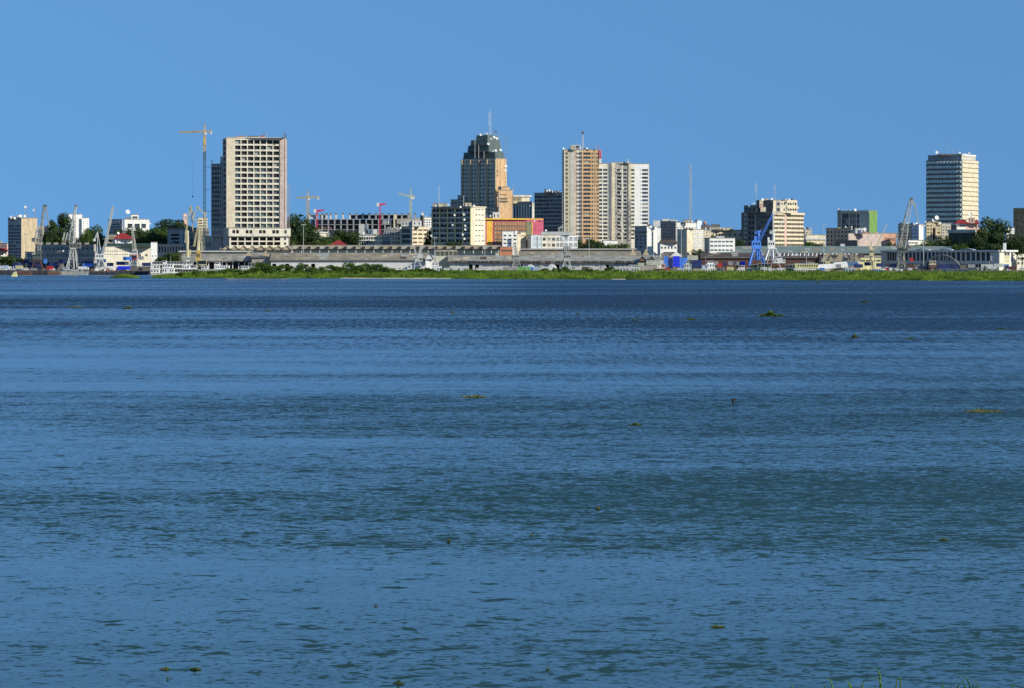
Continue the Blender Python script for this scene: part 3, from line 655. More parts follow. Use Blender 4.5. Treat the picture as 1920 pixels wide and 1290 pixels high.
# near bank below the frame, with a few blades that reach into the picture
bank = mat('near_bank_soil', (.10,.09,.05), var=.3, sc=2)
build_grid('near_bank', np.linspace(-60,60,30), np.array([-30,-5,0,5,10,20,40,60,78.]), lambda x,y: np.where(y<0, 12.3, 12.3-.165*y)+.12*np.sin(x*.7)*np.cos(y*.4)-.25, bank)
BL = foliage('near_blades', (.05,.13,.01), (.17,.30,.03), 2.0, .35)
for lab, specs in (('tall arching grass blade pair left of centre of the bottom right corner', [(1626,1258,-16),(1634,1270,-9),(1640,1276,12)]), ('short thick green stalk at the bottom right', [(1680,1268,-5),(1686,1272,4)]),
        ('fan of thin grass blades near the bottom right corner', [(1778,1272,-24),(1790,1279,-14),(1822,1280,18),(1772,1281,6),(1829,1283,4),(1805,1284,10),(1812,1275,-12),(1760,1286,-8),(1836,1286,9)]),
        ('short curved blades at the bottom right', [(1545,1272,-8),(1543,1283,-2),(1580,1278,-9),(1587,1282,-5)]), ('stubby blades at the bottom right corner', [(1900,1284,3),(1907,1281,5),(1895,1286,-2)]), ('tiny lone blade on the bottom edge', [(1486,1281,1)])):
    Y = 9.0; x0 = X(specs[0][0], Y); base = Vector((x0, Y, 10.5)); e = empty('grass_tuft', tuple(base), lab, 'grass tuft', 'grass tufts at the near water edge')
    for px,py,lean in specs:
        tip = Pt(px,py,Y); u_ = Y/F; q = Vector((X(px-lean*1.9,Y), Y+random.uniform(-.05,.05), 10.6)); b = MB(); w0 = .0033
        mid = Vector((X(px-lean*1.5,Y), q.y, tip.z+abs(lean)*u_*1.1))
        pr = None
        A_ = Vector((X(px-lean*1.7,Y), q.y, tip.z-13*u_)); M_ = Vector((X(px-lean*1.25,Y), q.y, tip.z+(abs(lean)*.75)*u_)); q.x = A_.x-lean*u_*.3
        for k in range(17):
            s_ = k/16
            if k < 4: c = q.lerp(A_, k/4)
            else: a_ = (k-4)/12; c = A_*(1-a_)**2+M_*2*a_*(1-a_)+tip*a_**2
            ww = w0*(1-s_*.85)
            cur = (c+Vector((-ww,0,0)), c+Vector((ww,.004,0)), c+Vector((0,-ww*.6,0)))
            if pr:
                b.poly([pr[0],pr[2],cur[2],cur[0]], BL); b.poly([pr[2],pr[1],cur[1],cur[2]], BL); b.poly([pr[1],pr[0],cur[0],cur[1]], BL)
            pr = cur
        b.build('blade', e)
# ================================================================ BUILDINGS
B = Bld
# ---- far left group
b = B('house','little white house with a red roof at the left edge of the picture',2700,60,-12,-10,14,470,R=[W(4,1,472,480,.4,.6)],wall='white',cat='house',D=9); b.done()
r = MB(); Yh=2698; r.hexa([(X(-12,Yh),Yh-.5,Z(470,Yh)),(X(15,Yh),Yh-.5,Z(470,Yh)),(X(15,Yh),Yh+10,Z(470,Yh)),(X(-12,Yh),Yh+10,Z(470,Yh))],[(X(-10,Yh),Yh+4,Z(465,Yh)),(X(6,Yh),Yh+4,Z(465,Yh)),(X(6,Yh),Yh+5,Z(465,Yh)),(X(-10,Yh),Yh+5,Z(465,Yh))],mt('redroof')); r.build('tiled_roof', b.e)
b = B('apartment_block','pinkish low block far behind the left edge house',3100,20,-20,13,17,457,L=[W(6,3,459,474,.5,.5)],wall='pink'); b.roofbox(-5,3,452,'concrete'); b.done()
b = B('office_block','cream office block with dark ribbon side and dishes on its roof, at far left',2660,30,15,40,70,409,
  L=[S(0,1,None)|W(5,10,421,482,.88,.62,f0=.03,f1=.97,m='bluegrey')], R=[S(0,.45,'tan'),S(.45,.47,'buff',cols=0),S(.47,1,'tan')], wall='bluegrey', wallR='creamlt', group='offices')
b.roofbox(17,36,412,'darkgrey','plant_room',3,6); b.clutter(6,18,44,1.6); b.dish(22,407,1.5); b.dish(28,409,1.2); b.dish(39,405,1.6); b.dish(47,405,1.3)
b.mast(48.5,384,.25); b.mast(66.5,385,.25); b.mast(33,400,.12); b.mast(53,399,.12); b.dish(48,388,1.3,4); b.dish(63.5,394,1,4); b.done()
b = B('apartment_block','low cream four storey flats left of the tall dark trees',2850,28,71,72,105,425,R=[W(7,4,427,453,.66,.4,rail=.4)],wall='cream',wallR='cream',zb=8); b.done()
b = B('tower_block','white tower with a single column of small windows, left of centre of the left port',2900,62,126,129,154,402,R=[S(0,.42,'white')|{},W(1,9,408,446,.35,.45,f0=.42,f1=.6),W(1,9,408,446,.3,.2,f0=.75,f1=.95)],wall='white',zb=8)
b.done()
b2 = B('wing','',2903,62,153,153.5,167,409,R=[W(2,7,413,444,.22,.35)],wall='white',root=b.e,part='side_wing',zb=8); b2.done()
b = B('apartment_block','small cream balcony block below the white tower at far left',2740,28,140,141,157,447,R=[W(3,3,449,461,.7,.5)],wall='cream'); b.done()
b = B('office_block','blue grey block with two dark bands behind the pale crane',3000,32,203,229,231,412,L=[W(5,4,418,438,.9,.4)],wall='bluegrey'); b.done()
b = B('port_office','long shaded grey port building behind the left cranes',2540,33,47,178,182,473,L=[W(26,1,474,483,.7,.7),]+[],wall='bluegrey',cat='port building',D=20)
b.extra(47,178,483,485,'steel',1.2,1.1); b.clutter(5,60,150,1); b.done()
b2 = B('roof_storey','',2560,33,66,176,180,459,L=[W(14,1,461,471,.6,.5)],wall='greycon',root=b.e,part='upper_storey'); b2.done()
for i in range(7):
    b2.roofbox(72+i*14.5, 79+i*14.5, 455, 'greycon','roof_vent',2,3)
b = B('quay_shed','low grey blue open shed at the foot of the long port building',2480,33,45,176,181,488,L=[W(16,1,490,504,.85,.8,d=2.5,g=lambda r,c: OPEN if c%3 else GL[1])],wall='bluegrey',cat='shed',D=16); b.done()
b = B('depot','long white depot wall under a dark roof, left of the red roofed house',2560,70,178,195,284,463,R=[W(12,2,468,480,.55,.25,f0=0,f1=.62,g=lambda r,c: GL[2]),W(2,1,476,481,.4,.7,f0=.68,f1=.96)],wall='white',wallR='creamlt',cat='warehouse',D=30)
b.done()
b2 = B('end_block','',2556,70,282.5,283,295,455,R=[W(2,1,478,482,.3,.7)],wall='white',root=b.e,part='end_block'); b2.done()
r = MB(); Yh=2564; r.hexa([(X(193,Yh),Yh-1,Z(463,Yh)),(X(282,Yh),Yh-1,Z(463,Yh)),(X(282,Yh),Yh+24,Z(463,Yh)),(X(193,Yh),Yh+24,Z(463,Yh))],[(X(194,Yh),Yh+10,Z(456,Yh)),(X(282,Yh),Yh+10,Z(456,Yh)),(X(282,Yh),Yh+12,Z(456,Yh)),(X(194,Yh),Yh+12,Z(456,Yh))],mat('dark_green_sheet',(.03,.06,.045),stripe=('X',1,.2))); r.build('pitched_roof', b.e)
def hiproof(e, px0, px1, pr0, pr1, ye, yr, Y, D, m, name='hip_roof', ov=.8):
    r = MB(); r.hexa([(X(px0,Y)-ov,Y-ov,Z(ye,Y)),(X(px1,Y)+ov,Y-ov,Z(ye,Y)),(X(px1,Y)+ov,Y+D+ov,Z(ye,Y)),(X(px0,Y)-ov,Y+D+ov,Z(ye,Y))],
       [(X(pr0,Y),Y+D/2-.2,Z(yr,Y)),(X(pr1,Y),Y+D/2-.2,Z(yr,Y)),(X(pr1,Y),Y+D/2+.2,Z(yr,Y)),(X(pr0,Y),Y+D/2+.2,Z(yr,Y))],m if not isinstance(m,str) else mt(m)); r.build(name,e)
TILE = mat('red_tiles',(.34,.025,.025),stripe=('X',.6,.2),var=.2)
b = B('villa','villa with a dark red hipped roof above the white depot',2620,70,212,216,247,448,R=[W(4,1,449.5,456,.3,.6)],wall='white',cat='house'); hiproof(b.e,213,249,225,232,448,437,2620,12,TILE)
b.dish(222,437,1.2,-1); b.done()
b = B('house','house with a tan pitched roof left of the red roofed villa',2640,70,196,198,216,449,R=[W(3,1,450,456,.5,.6)],wall='greycon',cat='house'); hiproof(b.e,196,217,203,217,449,440,2640,12,ROOFB); b.done()
b = B('terrace_building','bright white modern building with a big dish on the roof, on the wooded ridge',2900,68,232,233.5,280,411.5,R=[W(1,1,419,428,.8,.9,f0=.10,f1=.34,d=1.5),W(1,1,419,428,.85,.9,f0=.38,f1=.63,d=1.5),W(1,1,419,428,.85,.9,f0=.66,f1=.88,d=1.5)],wall='white',zb=15)
b.dish(240,397,2.3,4); b.roofbox(234,245,408,'steel','dish_platform',3,3); b.dish(282,419,1.0,1,'offwhite'); b.done()
b2 = B('penthouse','',2903,68,245.5,246,260,403,R=[W(1,1,405.5,410,.7,.95,d=.8,g=lambda r,c:GL[2])],wall='white',root=b.e,part='penthouse',zb=Z(411.5,2900)); b2.done()
b = B('apartment_block','narrow tan block poking up behind the twin yellow cranes',3200,40,343,344,350,401,wall='pink',zb=15); b.done()
b = B('apartment_block','small white windowed block between the yellow cranes and the tower crane mast',3100,70,370,371,389,409,R=[W(2,3,411,426,.8,.5)],wall='cream',zb=15); b.done()
b = B('office_building','grey blue shaded office with recessed balconies and a colonnade, behind the yellow cranes',2680,34,314,356,392,428,L=[W(1,3,437,458,.65,.6,f0=.05,f1=.62,d=1.2,g=lambda r,c:OPEN),S(.62,.66,'paleblue'),W(2,3,437,458,.4,.5,f0=.66,f1=1)],R=[W(6,4,432,462,.7,.55)],wall='bluegrey',wallR='darkgrey'); 
b.extra(312,357,426.5,429,'darkgrey',1.5,1.7); b.done()
b = B('arcade_building','dark blue grey arcade with pale columns right of the white depot',2640,33,296,344,346,459,L=[W(9,1,461,474,.6,.9,d=1.5,g=lambda r,c:OPEN),],wall='bluegrey')
r = MB(); Yh=2660; 
for i in range(10):
    a0=math.pi*i/10; a1=math.pi*(i+1)/10; 
    r.poly([(X(312-14*math.cos(a0),Yh),Yh,Z(459-11*math.sin(a0)*.6,Yh)),(X(312-14*math.cos(a1),Yh),Yh,Z(459-11*math.sin(a1)*.6,Yh)),(X(312-14*math.cos(a1),Yh),Yh+14,Z(459-11*math.sin(a1)*.6,Yh)),(X(312-14*math.cos(a0),Yh),Yh+14,Z(459-11*math.sin(a0)*.6,Yh))],mt('bluegrey'))
r.build('barrel_roof', b.e); b.done()
# ---- unfinished tower
def hg(r,c):
    if r < 5: return OPEN if (r*3+c*5) % 7 else GL[3]
    return OPEN if (c == 1 or (r*5+c*3) % 4 == 0) else (GREENGL if (r+c) % 3 else GL[2])
b = B('unfinished_tower','tall unfinished cream tower of empty window openings, left of centre',2600,78,417.5,424.5,538,259,
  L=[W(1,16,261,428,.62,.69,d=2.5,g=lambda r,c:OPEN)],
  R=[S(0,.135,'cream'),W(7,16,260.5,428,.86,.69,f0=.135,f1=.875,d=1.6,m='creamlt',g=hg),W(1,16,260.5,428,.12,.18,f0=.875,f1=.95,m='pinkcon',g=lambda r,c:OPEN),S(.95,.965,'darkgrey',cols=0),S(.965,1,'pinkcon')],
  wall='bluegrey',wallR='creamlt',D=30,cat='tower',parapet=0)
b.roofbox(424,442,257.2,'cream','roof_slab',3,6); b.roofbox(443,497,256.6,'creamlt','roof_slab',3,8); b.roofbox(445,458,255,'redorange','formwork',5,2); b.roofbox(463,484,255.2,'brown','formwork',5,2); b.roofbox(488,497,254.6,'red','formwork',5,2)
b.roofbox(498,532,258,'offwhite','roof_slab',4,6)
for k in range(9): b.mast(531.5+k*.7,248+abs(k-4)*.5+random.random(),.16,3,'darkgrey',0)
b.mast(495,246,.2,5,'darkgrey',0); b.mast(501,243,.22,5,'steel',1); b.mast(429,256,.3,4,'offwhite',0)
b.extra(524,525,262,428,'darkgrey',.5,.5,'R'); b.done()
for i in range(9):                          # scaffold hoist at the right corner
    pass
h = MB(); Yh = 2628; h.truss((X(541.5,Yh),Yh,LAND),(X(541.5,Yh),Yh,Z(345,Yh)),1.6,1.6,34,.13,mt('steel')); h.build('hoist_mast', b.e)
b2 = B('podium','',2590,78,426,429,545,428,L=[],R=[W(1,1,431,438,.95,.9,f0=.055,f1=.105,g=lambda r,c:OPEN,d=1),W(1,1,431,438,.95,.9,f0=.115,f1=.165,g=lambda r,c:OPEN,d=1),
  W(1,1,431,438,.95,.9,f0=.27,f1=.32,g=lambda r,c:OPEN,d=1),W(1,1,431,438,.95,.9,f0=.33,f1=.38,g=lambda r,c:OPEN,d=1),W(1,1,431,438,.95,.9,f0=.485,f1=.535,g=lambda r,c:OPEN,d=1),W(1,1,431,438,.95,.9,f0=.545,f1=.595,g=lambda r,c:OPEN,d=1),
  W(1,1,431,438,.95,.9,f0=.70,f1=.75,g=lambda r,c:OPEN,d=1),W(1,1,431,438,.95,.9,f0=.76,f1=.81,g=lambda r,c:OPEN,d=1),W(1,1,431,438,.8,.9,f0=.89,f1=.94,g=lambda r,c:GREENGL,d=1)],wall='creamlt',root=b.e,part='podium',zb=Z(443,2590),D=30); b2.done()
b2 = B('undercroft','',2592,78,427,430,541,443.2,R=[W(7,2,443.6,461,.86,.72,f0=.02,f1=.87,d=4,g=lambda r,c:OPEN),W(1,2,443.6,461,.3,.5,f0=.88,f1=1)],wall='bluegrey',wallR='creamlt',root=b.e,part='undercroft',D=26); b2.done()
b = B('annex_tower','dark shaded unglazed annex tower between the crane mast and the unfinished tower',2640,36,396,416,420,308,L=[W(5,13,312,425,.72,.70,d=.9,f0=.0,f1=.75,g=lambda r,c:OPEN if (r+c)%5 else GL[1]),W(1,13,312,425,.5,.6,f0=.77,f1=1)],wall='bluegrey',cat='tower')
b.roofbox(413,418,294,'lightsteel','hoist_head',2,2); b.mast(398,299,.3,3,'offwhite'); b.done()
b2 = B('shaded_podium','',2630,36,396,427,429,428,L=[W(8,1,431,441,.4,.6,g=lambda r,c:OPEN),],wall='bluegrey',root=b.e,part='podium',zb=Z(443,2630)); b2.done()
b2 = B('shaded_base','',2636,36,384,426,428,443.5,L=[W(7,2,445,464,.75,.8,d=2.5,g=lambda r,c:OPEN)],wall='bluegrey',root=b.e,part='undercroft'); b2.done()
for i in range(3):
    b2 = B('banner','',2618,70,382.5+i*6,382.6+i*6,386+i*6,443.5,wall='cream',root=b.e,part='lit_pier',zb=Z(453,2618),D=1,parapet=0); b2.done()
# ---- villa and construction frame
b = B('villa','small cream villa with a flat roof among the trees right of the unfinished tower',2780,70,589,590,612,436,R=[W(1,3,440,449,.7,.4,f0=.1,f1=.7)],wall='cream',wallR='creamlt',cat='house',zb=5); b.extra(589,614,434.8,436.5,'white',1,1.2,'R'); b.roofbox(582,600,431.5,'creamlt','roof_house',3,5); b.dish(598,435,1,1); b.done()
def frame_building():
    Y = 3000; e = empty('construction_frame',(X(680,Y),Y,LAND),'long grey concrete frame building still under construction, between the villa and the grid flats','unfinished building')
    fl = [(402,410),(411,420),(421,430),(430.5,440)]
    G = mt('sitegrey'); GD = mt('sitegrey')
    def slab(p0,p1,y,th=.55,d0=0,d1=24): m=MB(); m.box(X(p0,Y),X(p1,Y),Y+d0,Y+d1,Z(y,Y)-th,Z(y,Y),GD); m.build('floor_slab',e)
    slab(578,622,402.3); slab(655,770,402.3); slab(588,790,410.8); slab(592,790,420.6); slab(592,790,430)
    for p in [580,594,604,612,620,630,643]+[656+i*12.2 for i in range(11)]:
        for y0,y1 in fl[:1]:
            m=MB(); m.box(X(p,Y)-.9,X(p,Y)+.9,Y+.2,Y+1.8,Z(y1+.6,Y),Z(y0-.2,Y),mt('offwhite') if p<660 else G); m.build('column',e)
            m=MB(); m.box(X(p,Y)-1.1,X(p,Y)+1.1,Y,Y+2,Z(y0-.1,Y),Z(y0-2.2,Y),mt('darkgrey')); m.build('starter_bars',e)
    for p in [592+i*11.8 for i in range(17)]:
        for y0,y1 in fl[1:]:
            m=MB(); m.box(X(p,Y)-.7,X(p,Y)+.7,Y+.2,Y+1.6,Z(y1,Y),Z(y0,Y),G); m.build('column',e)
    for (p0,p1,y0,y1,c,dd) in ((582,592,402.6,410.5,'paleblue',2),(599,604,402.6,410.5,'paleblue',2),(604,611,403,410,'offwhite',6),(592,650,411,419.8,'sitegrey',14),(655,770,403,410,'darkgrey',12),(655,790,411,420,'darkgrey',12),(592,790,421,429.5,'darkgrey',10),(594,622,425.5,430,'brown',1),
        (592,790,431,444,'greycon',3),(673,686,420,441,'lightsteel',-2),(687,690.5,419.5,432,'offwhite',-1),(690,707,429.8,439.5,'offwhite',-3),(697,707.5,430,439,'white',-4.5),(738,741,402,428,'cream',-1.5),(744,790,410,420,'concrete',-1),(716,735,411,420,'steel',1),(719,721,411,420,'offwhite',.4),(727,729,411,420,'offwhite',.4),(741,744,402.5,411,'creamlt',-1)):
        m=MB(); m.box(X(p0,Y),X(p1,Y),Y+dd,Y+dd+1.2,Z(y1,Y),Z(y0,Y),mt(c)); m.build('infill_wall',e)
    m=MB(); m.box(X(580,Y),X(788,Y),Y+22,Y+24,LAND,Z(411,Y),GD); m.build('rear_wall',e)
frame_building()
b = B('house','house whose small dark red hipped roof shows above the long sawtooth shed',2660,70,622,624,645,459,wall='offwhite',cat='house'); hiproof(b.e,620,648,631,637,459,451,2660,12,TILE); b.done()
b = B('balcony_building','rounded grey building with stacked balconies left of the arched block',2740,80,672,673,704,442,R=[W(7,2,443,459,.8,.62,d=1.2,slab=1.1,g=lambda r,c: OPEN if c%2 else GL[2])],wall='offwhite',wallR='offwhite')
b.roofbox(676,700,440,'lightsteel','roof_house'); b.dish(683,437,1.5); b.dish(688,441,.9); b.done()
b = B('arched_building','cream block with a big shaded arch and white rings along its roof',2720,80,703,704,750,441,R=[W(3,2,443,459,.6,.5,f0=0,f1=.22),W(1,1,443,459,.9,.95,f0=.24,f1=.62,d=2,g=lambda r,c:GL[1]),W(3,2,443,459,.6,.5,f0=.64,f1=1)],wall='cream',wallR='cream'); 
r = MB(); 
for i in range(9): r.bar((X(718+i*2.4,2719),2718.5,Z(452,2719)), (X(718+i*2.4,2719),2718.5,Z(452-9*math.sin(math.pi*(i+.5)/9)**.6+1,2719)), .25, mt('offwhite'))
for i in range(10):
    a0,a1=math.pi*i/10,math.pi*(i+1)/10; r.bar((X(729-12*math.cos(a0),2719),2718,Z(453-11*math.sin(a0),2719)),(X(729-12*math.cos(a1),2719),2718,Z(453-11*math.sin(a1),2719)),.45,mt('cream'))
r.build('arch',b.e)
b.roofbox(720,750,432,'bluegrey','upper_storey',3,8,win=6); b.done()
b2=b
for i in range(7):
    m=MB(); c=Pt(727+i*3.4,428-1.5*math.sin(i*1.9),2724)
    for k in range(8):
        a0,a1=math.pi*2*k/8,math.pi*2*(k+1)/8
        m.bar(c+Vector((math.cos(a0)*.8,0,math.sin(a0)*.8)),c+Vector((math.cos(a1)*.8,0,math.sin(a1)*.8)),.22,mt('white'))
    m.bar(c-Vector((0,0,.8)),(c.x,c.y,Z(432,2724)),.12,mt('steel')); m.build('roof_ring',b.e)
b = B('apartment_block','cream and grey flats with three lit balcony rows, left of the grid flats',2700,33,750,773,803,425,L=[W(1,3,428,458,.85,.72,f0=.08,f1=.9,g=lambda r,c:GL[1] if r%2 else GL[2])],R=[W(3,4,428,459,.8,.55,rail=.35,railm='cream',d=1)],wall='greengrey',wallR='cream')
b.roofbox(752,772,415,'lightsteel','upper_storey',3,6,win=3); b.roofbox(773,790,414,'white','upper_storey',1,6,win=2); b.roofbox(779,787,408.5,'concrete'); b.roofbox(763,778,410,'greycon'); b.dish(751,427,1); b.done()
b = B('lift_tower','slim dark grey tower topped by a white dish, left of the grid flats',2760,33,788,793,795,405,wall='darkgrey'); b.dish(793,401,1.7,1); b.mast(791,396,.15,1); b.done()
b = B('apartment_block','small white block with banded windows behind the grid flats',2900,72,793,794,812,408,R=[W(4,3,410,424,.55,.5)],wall='offwhite',wallR='white'); b.clutter(4,795,810,.9); b.done()
# ---- grid flats
def gg(r,c): return random.choices([GL[0],GL[1],GL[2],GL[3],OPEN],[5,4,2,1.4,3])[0]
b = B('grid_flats','block of flats with yellow piers on a shaded grid front and a cream end',2620,31,811,883,910,388,
  L=[W(10,7,391,458,.86,.72,d=1.3,ho=.7,rail=.26,railm='lightsteel',sp='steel',slab=.6,g=gg,fins=(6,.8,1.3),fm='yellowgr')],
  R=[S(0,.16,'cream'),W(3,7,390,459,.62,.62,f0=.26,f1=.92,d=1,rail=.72,railm='creamlt',m='creamlt'),S(.92,1,'cream')],wall='greycon',wallR='cream',group=None)
b.extra(810,884,386.5,389,'steel',1.6,1.8); b.extra(884,911,386.5,389,'cream',.8,1,'R'); b.roofbox(811,839,381,'steel','roof_canopy',4,6); b.roofbox(822,829.5,382,'cream','roof_house',2.5,3); b.roofbox(872,884,380.5,'cream','roof_house',2,5,win=1)
b.mast(823.5,345,.25,6,'offwhite',4); 
for p in ((818,385.5),(841,383.5),(864,388),(889,385.5)): b.dish(*p,1.0,1.5)
for p in ((853,403),(870.5,402),(871.5,411.5),(849.5,422),(873,423),(873,430),(868.5,439.5),(871.5,447.5),(808.6,403),(809.5,442)):
    m=MB(); o_=b.mb; Y=2618-(883-p[0])*.0+ (883-p[0])*.27; c=Pt(p[0],p[1],Y-2.2); rr=1.15
    pts=[c+Vector((math.cos(t*.628)*rr,-.25*abs(math.cos(t*.628)),math.sin(t*.628)*rr)) for t in range(10)]; cc=c+Vector((0,.4,0))
    for t in range(10): m.poly([cc,pts[t],pts[(t+1)%10]],mt('white')); 
    m.bar(cc,cc+Vector((0,2.2,-.6)),.1,mt('steel')); m.build('satellite_dish',b.e)
b.done()
# ---- stepped tower with dark crown
b = B('stepped_tower','tall tan and grey tower with a dark green stepped crown and roof mast',2740,33,867,930,950,297,
  L=[W(12,12,299,389,.52,.44,d=.4,sp='greengrey',g=lambda r,c:rgl((6,5,2,.6)),fins=(5,1.1,1.9),fm='tan')],
  R=[W(1,11,308,389,.3,.45,f0=.82,f1=.96,m='orange'),S(0,.36,'orange'),S(.36,.40,'darkgrey'),S(.40,.82,'orange')],wall='greengrey',wallR='orange',cat='tower',D=22,parapet=0)
b.done(); T=b
b.extra(867,930,297.5,299.5,'greengrey',.5,.6); b.extra(930,950,297,303,'tan',.3,.4,'R')
b2 = B('left_wing','',2748,33,845,869,870,375,L=[W(4,2,377,390,.6,.5)],wall='greycon',root=b.e,part='left_wing'); b2.done()
b2 = B('left_shaft','',2752,33,858,869,870,367,L=[W(2,4,369,400,.5,.5)],wall='greycon',root=b.e,part='left_shaft'); b2.done()
b2 = B('lower_tower','',2732,33,866.6,931,948,389,L=[W(12,4,390,416,.52,.46,sp='greengrey',fins=(5,1.1,1.9),fm='tan')],wall='greengrey',wallR='orange',root=b.e,part='lower_storeys'); b2.done()
b2 = B('right_wing','',2726,62,934,935,961,357,R=[W(1,3,362,382,.8,.3,f0=.02,f1=.58,d=1.2,g=lambda r,c:OPEN),S(.58,1,'orange')],wall='orange',wallR='orange',root=b.e,part='right_wing'); 
b2.extra(934,952,371,372.5,'darkgrey',1.2,1.2,'R'); b2.extra(934,953,376,378,'darkgrey',1.2,1.2,'R'); b2.extra(934,936,362,400,'steel',1,.8,'R'); b2.done()
b2 = B('right_wing_top','',2728,62,934,940,956,351,wall='orange',root=b.e,part='right_wing_top',zb=Z(357.4,2726)); b2.done()
def tier(e, pl, pc, pr, yt, yb, il, ir, Y, m, nm='crown_tier'):
    """frustum block: pl/pc/pr at its foot, il/ir pixels drawn in at the top"""
    q0 = Bld.__new__(Bld); a=math.radians(33)
    def corners(pl,pc,pr,Y):
        C=Vector((X(pc,Y),Y,0)); k=(pl-960)/F; tl=(C.x-k*Y)/(math.cos(a)+k*math.sin(a)); k=(pr-960)/F; tr=(k*Y-C.x)/(math.sin(a)-k*math.cos(a))
        dl=Vector((-math.cos(a),math.sin(a),0)); dr=Vector((math.sin(a),math.cos(a),0)); return [C, C+dr*tr, C+dr*tr+dl*tl, C+dl*tl]
    b_=corners(pl,pc,pr,Y); t_=corners(pl+il,pc,pr-ir,Y+2)
    z0,z1=Z(yb,Y),Z(yt,Y); mb=MB(); mm=mt(m)
    mb.hexa([(p.x,p.y,z0) for p in b_],[(p.x,p.y,z1) for p in t_],mm); mb.build(nm,e)
tier(T.e,868.5,928,945.5,284.5,297.4,1.2,1.8,2742,'greenmetal'); tier(T.e,876.5,916,939.5,272,284.6,1.5,1.0,2745,'greenmetal'); tier(T.e,882,914,937.5,262,272.2,1.2,1.2,2746,'greenmetal'); tier(T.e,892.5,914,936,253,262.2,1,3.5,2748,'greenmetal')
for p0,y0,y1 in ((890,262,297),(897,272,297),(907,284,297)):
    m=MB(); m.box(X(p0,2740),X(p0+1.2,2740),2739,2746,Z(y1,2740),Z(y0,2740),mt('greycon')); m.build('crown_rib',T.e)
m=MB(); m.box(X(896,2740),X(914,2740),2740,2743,Z(285,2740),Z(282.6,2740),OPEN); m.build('terrace_recess',T.e)  # solid dark block; the recess shade is only its colour
T.z1=Z(253,2748)-.3
T.mast(919,206,.45,14,'offwhite',5); T.mast(926.5,240,.3,14,'darkgrey',1); T.mast(911,247,.2,12,'darkgrey',1); T.mast(923,246,.2,12,'steel',1); T.roofbox(928,932,246,'darkgrey','mast_housing',14,2,zb=Z(248.5,2760)); T.clutter(5,895,926,1.1)
for p in ((902,252.5),(922,259.5),(927,257),(932,259.5),(916,269.5),(926,282.5),(930,282),(939,281),(948.6,319),(949,311),(946,356.5),(937,361)): T.dish(p[0],p[1],1.3,-3)
# ---- blocks right of the tower
b = B('column_building','grey building with white vertical fins and a yellow rooftop block, right of the stepped tower',2950,31,961,998,1003,381,L=[W(8,1,385,408,.8,.96,f0=.06,d=.8,g=lambda r,c:GL[1],fins=(8,1.1,1.0),fm='offwhite')],wall='greengrey')
b.extra(960,999,377.5,382,'steel',1.5,1.7); b.done()
b2 = B('rooftop','',2955,60,961,962,993,369,R=[W(7,1,370,377,.6,.8,f0=0,f1=.5,m='buff'),S(.5,.95,'cream')],wall='buff',wallR='cream',root=b.e,part='rooftop_block',zb=Z(381,2950)); b2.extra(961,996,365.5,369,'greengrey',1.2,1.4,'R'); b2.done()
b = B('office_slab','dark blue grey office slab with ribbon windows, left of the orange slab tower',2900,32,1002,1054,1056,362,L=[W(12,9,365,430,.8,.55,sp='bluegrey',m='greycon',g=lambda r,c:random.choice([OPEN,GL[0],GL[1]]))],wall='bluegrey')
b.roofbox(1020,1050,358,'darkgrey','plant_room',3,6); b.dish(1022,356,1.1,2,'darkgrey'); b.dish(1031,357,1.2,2); b.dish(1026,358,.8,2); b.clutter(8,1021,1052,1.6); b.done()
b2 = B('lower_part','',2896,32,1002,1054,1056,430,L=[W(12,3,431,450,.9,.5,m='darkgrey')],wall='bluegrey',root=b.e,part='lower_part'); b2.done()
# orange / yellow long building
b = B('striped_building','long low building with a yellow end panel and orange fins under a yellow roof edge',2680,66,907,910,1000,413,
  R=[S(0,.03,'magenta'),S(.03,.15,'yellow'),S(.15,.18,'magenta'),W(1,5,416,458,.98,.66,f0=.18,f1=.86,d=1.2,sp='darkgrey',m='magenta',g=lambda r,c:OPEN),S(.86,1,'olive')],wall='magenta',wallR='magenta')
for k in range(5):
    y0=416+k*8.4+1.2
    for i in range(26):
        px=926+i*2.35; b.extra(px,px+1.5,y0,y0+5.6,'orange' if i%2 else 'redorange',.5,.35,'R')
b.extra(909,1017,409,411.8,'yellow',2.2,2.6,'R'); b.roofbox(924,937,398,'white','roof_house',5,6,win=2); b.roofbox(912,921,403,'bluegrey','roof_house',8,4); b.dish(920,405,1,2); b.done()
b = B('pink_building','pinkish red block with a dark olive panel, right end of the striped building',2660,66,986,987,1019,413,R=[S(0,.32,'olive'),S(.32,.37,'yellow'),S(.37,1,'magenta')],wall='magenta',wallR='magenta'); b.extra(986,1019,411.5,415,'magenta',.3,.5,'R'); b.dish(1003,414,1,-1); b.roofbox(1013,1016,413.2,'white'); b.done()
b = B('house','three storey cream house in front of the striped building',2640,72,941,942,970,434,R=[W(3,3,438,460,.55,.4)],wall='concrete',wallR='offwhite',cat='house'); b.roofbox(948,957,432,'steel'); b.dish(969,434,1); b.done()
b2 = B('lit_wing','',2636,60,969.5,970,976,439,wall='cream',root=b.e,part='stair_wing'); b2.done()
b = B('balcony_house','narrow cream house with balconies between the three storey house and the pink block',2650,60,975,976,986,436,R=[W(1,3,440,458,.7,.6,rail=.4,d=1)],wall='cream',cat='house'); b.done()
b = B('shed','small orange striped shed on the roof line left of the thin grey crane',2600,78,936,937,961,463.5,R=[W(5,1,468,472,.8,.9,f0=.1,g=lambda r,c:GL[2])],wall='redorange',wallR='redorange',cat='shed'); b.done()
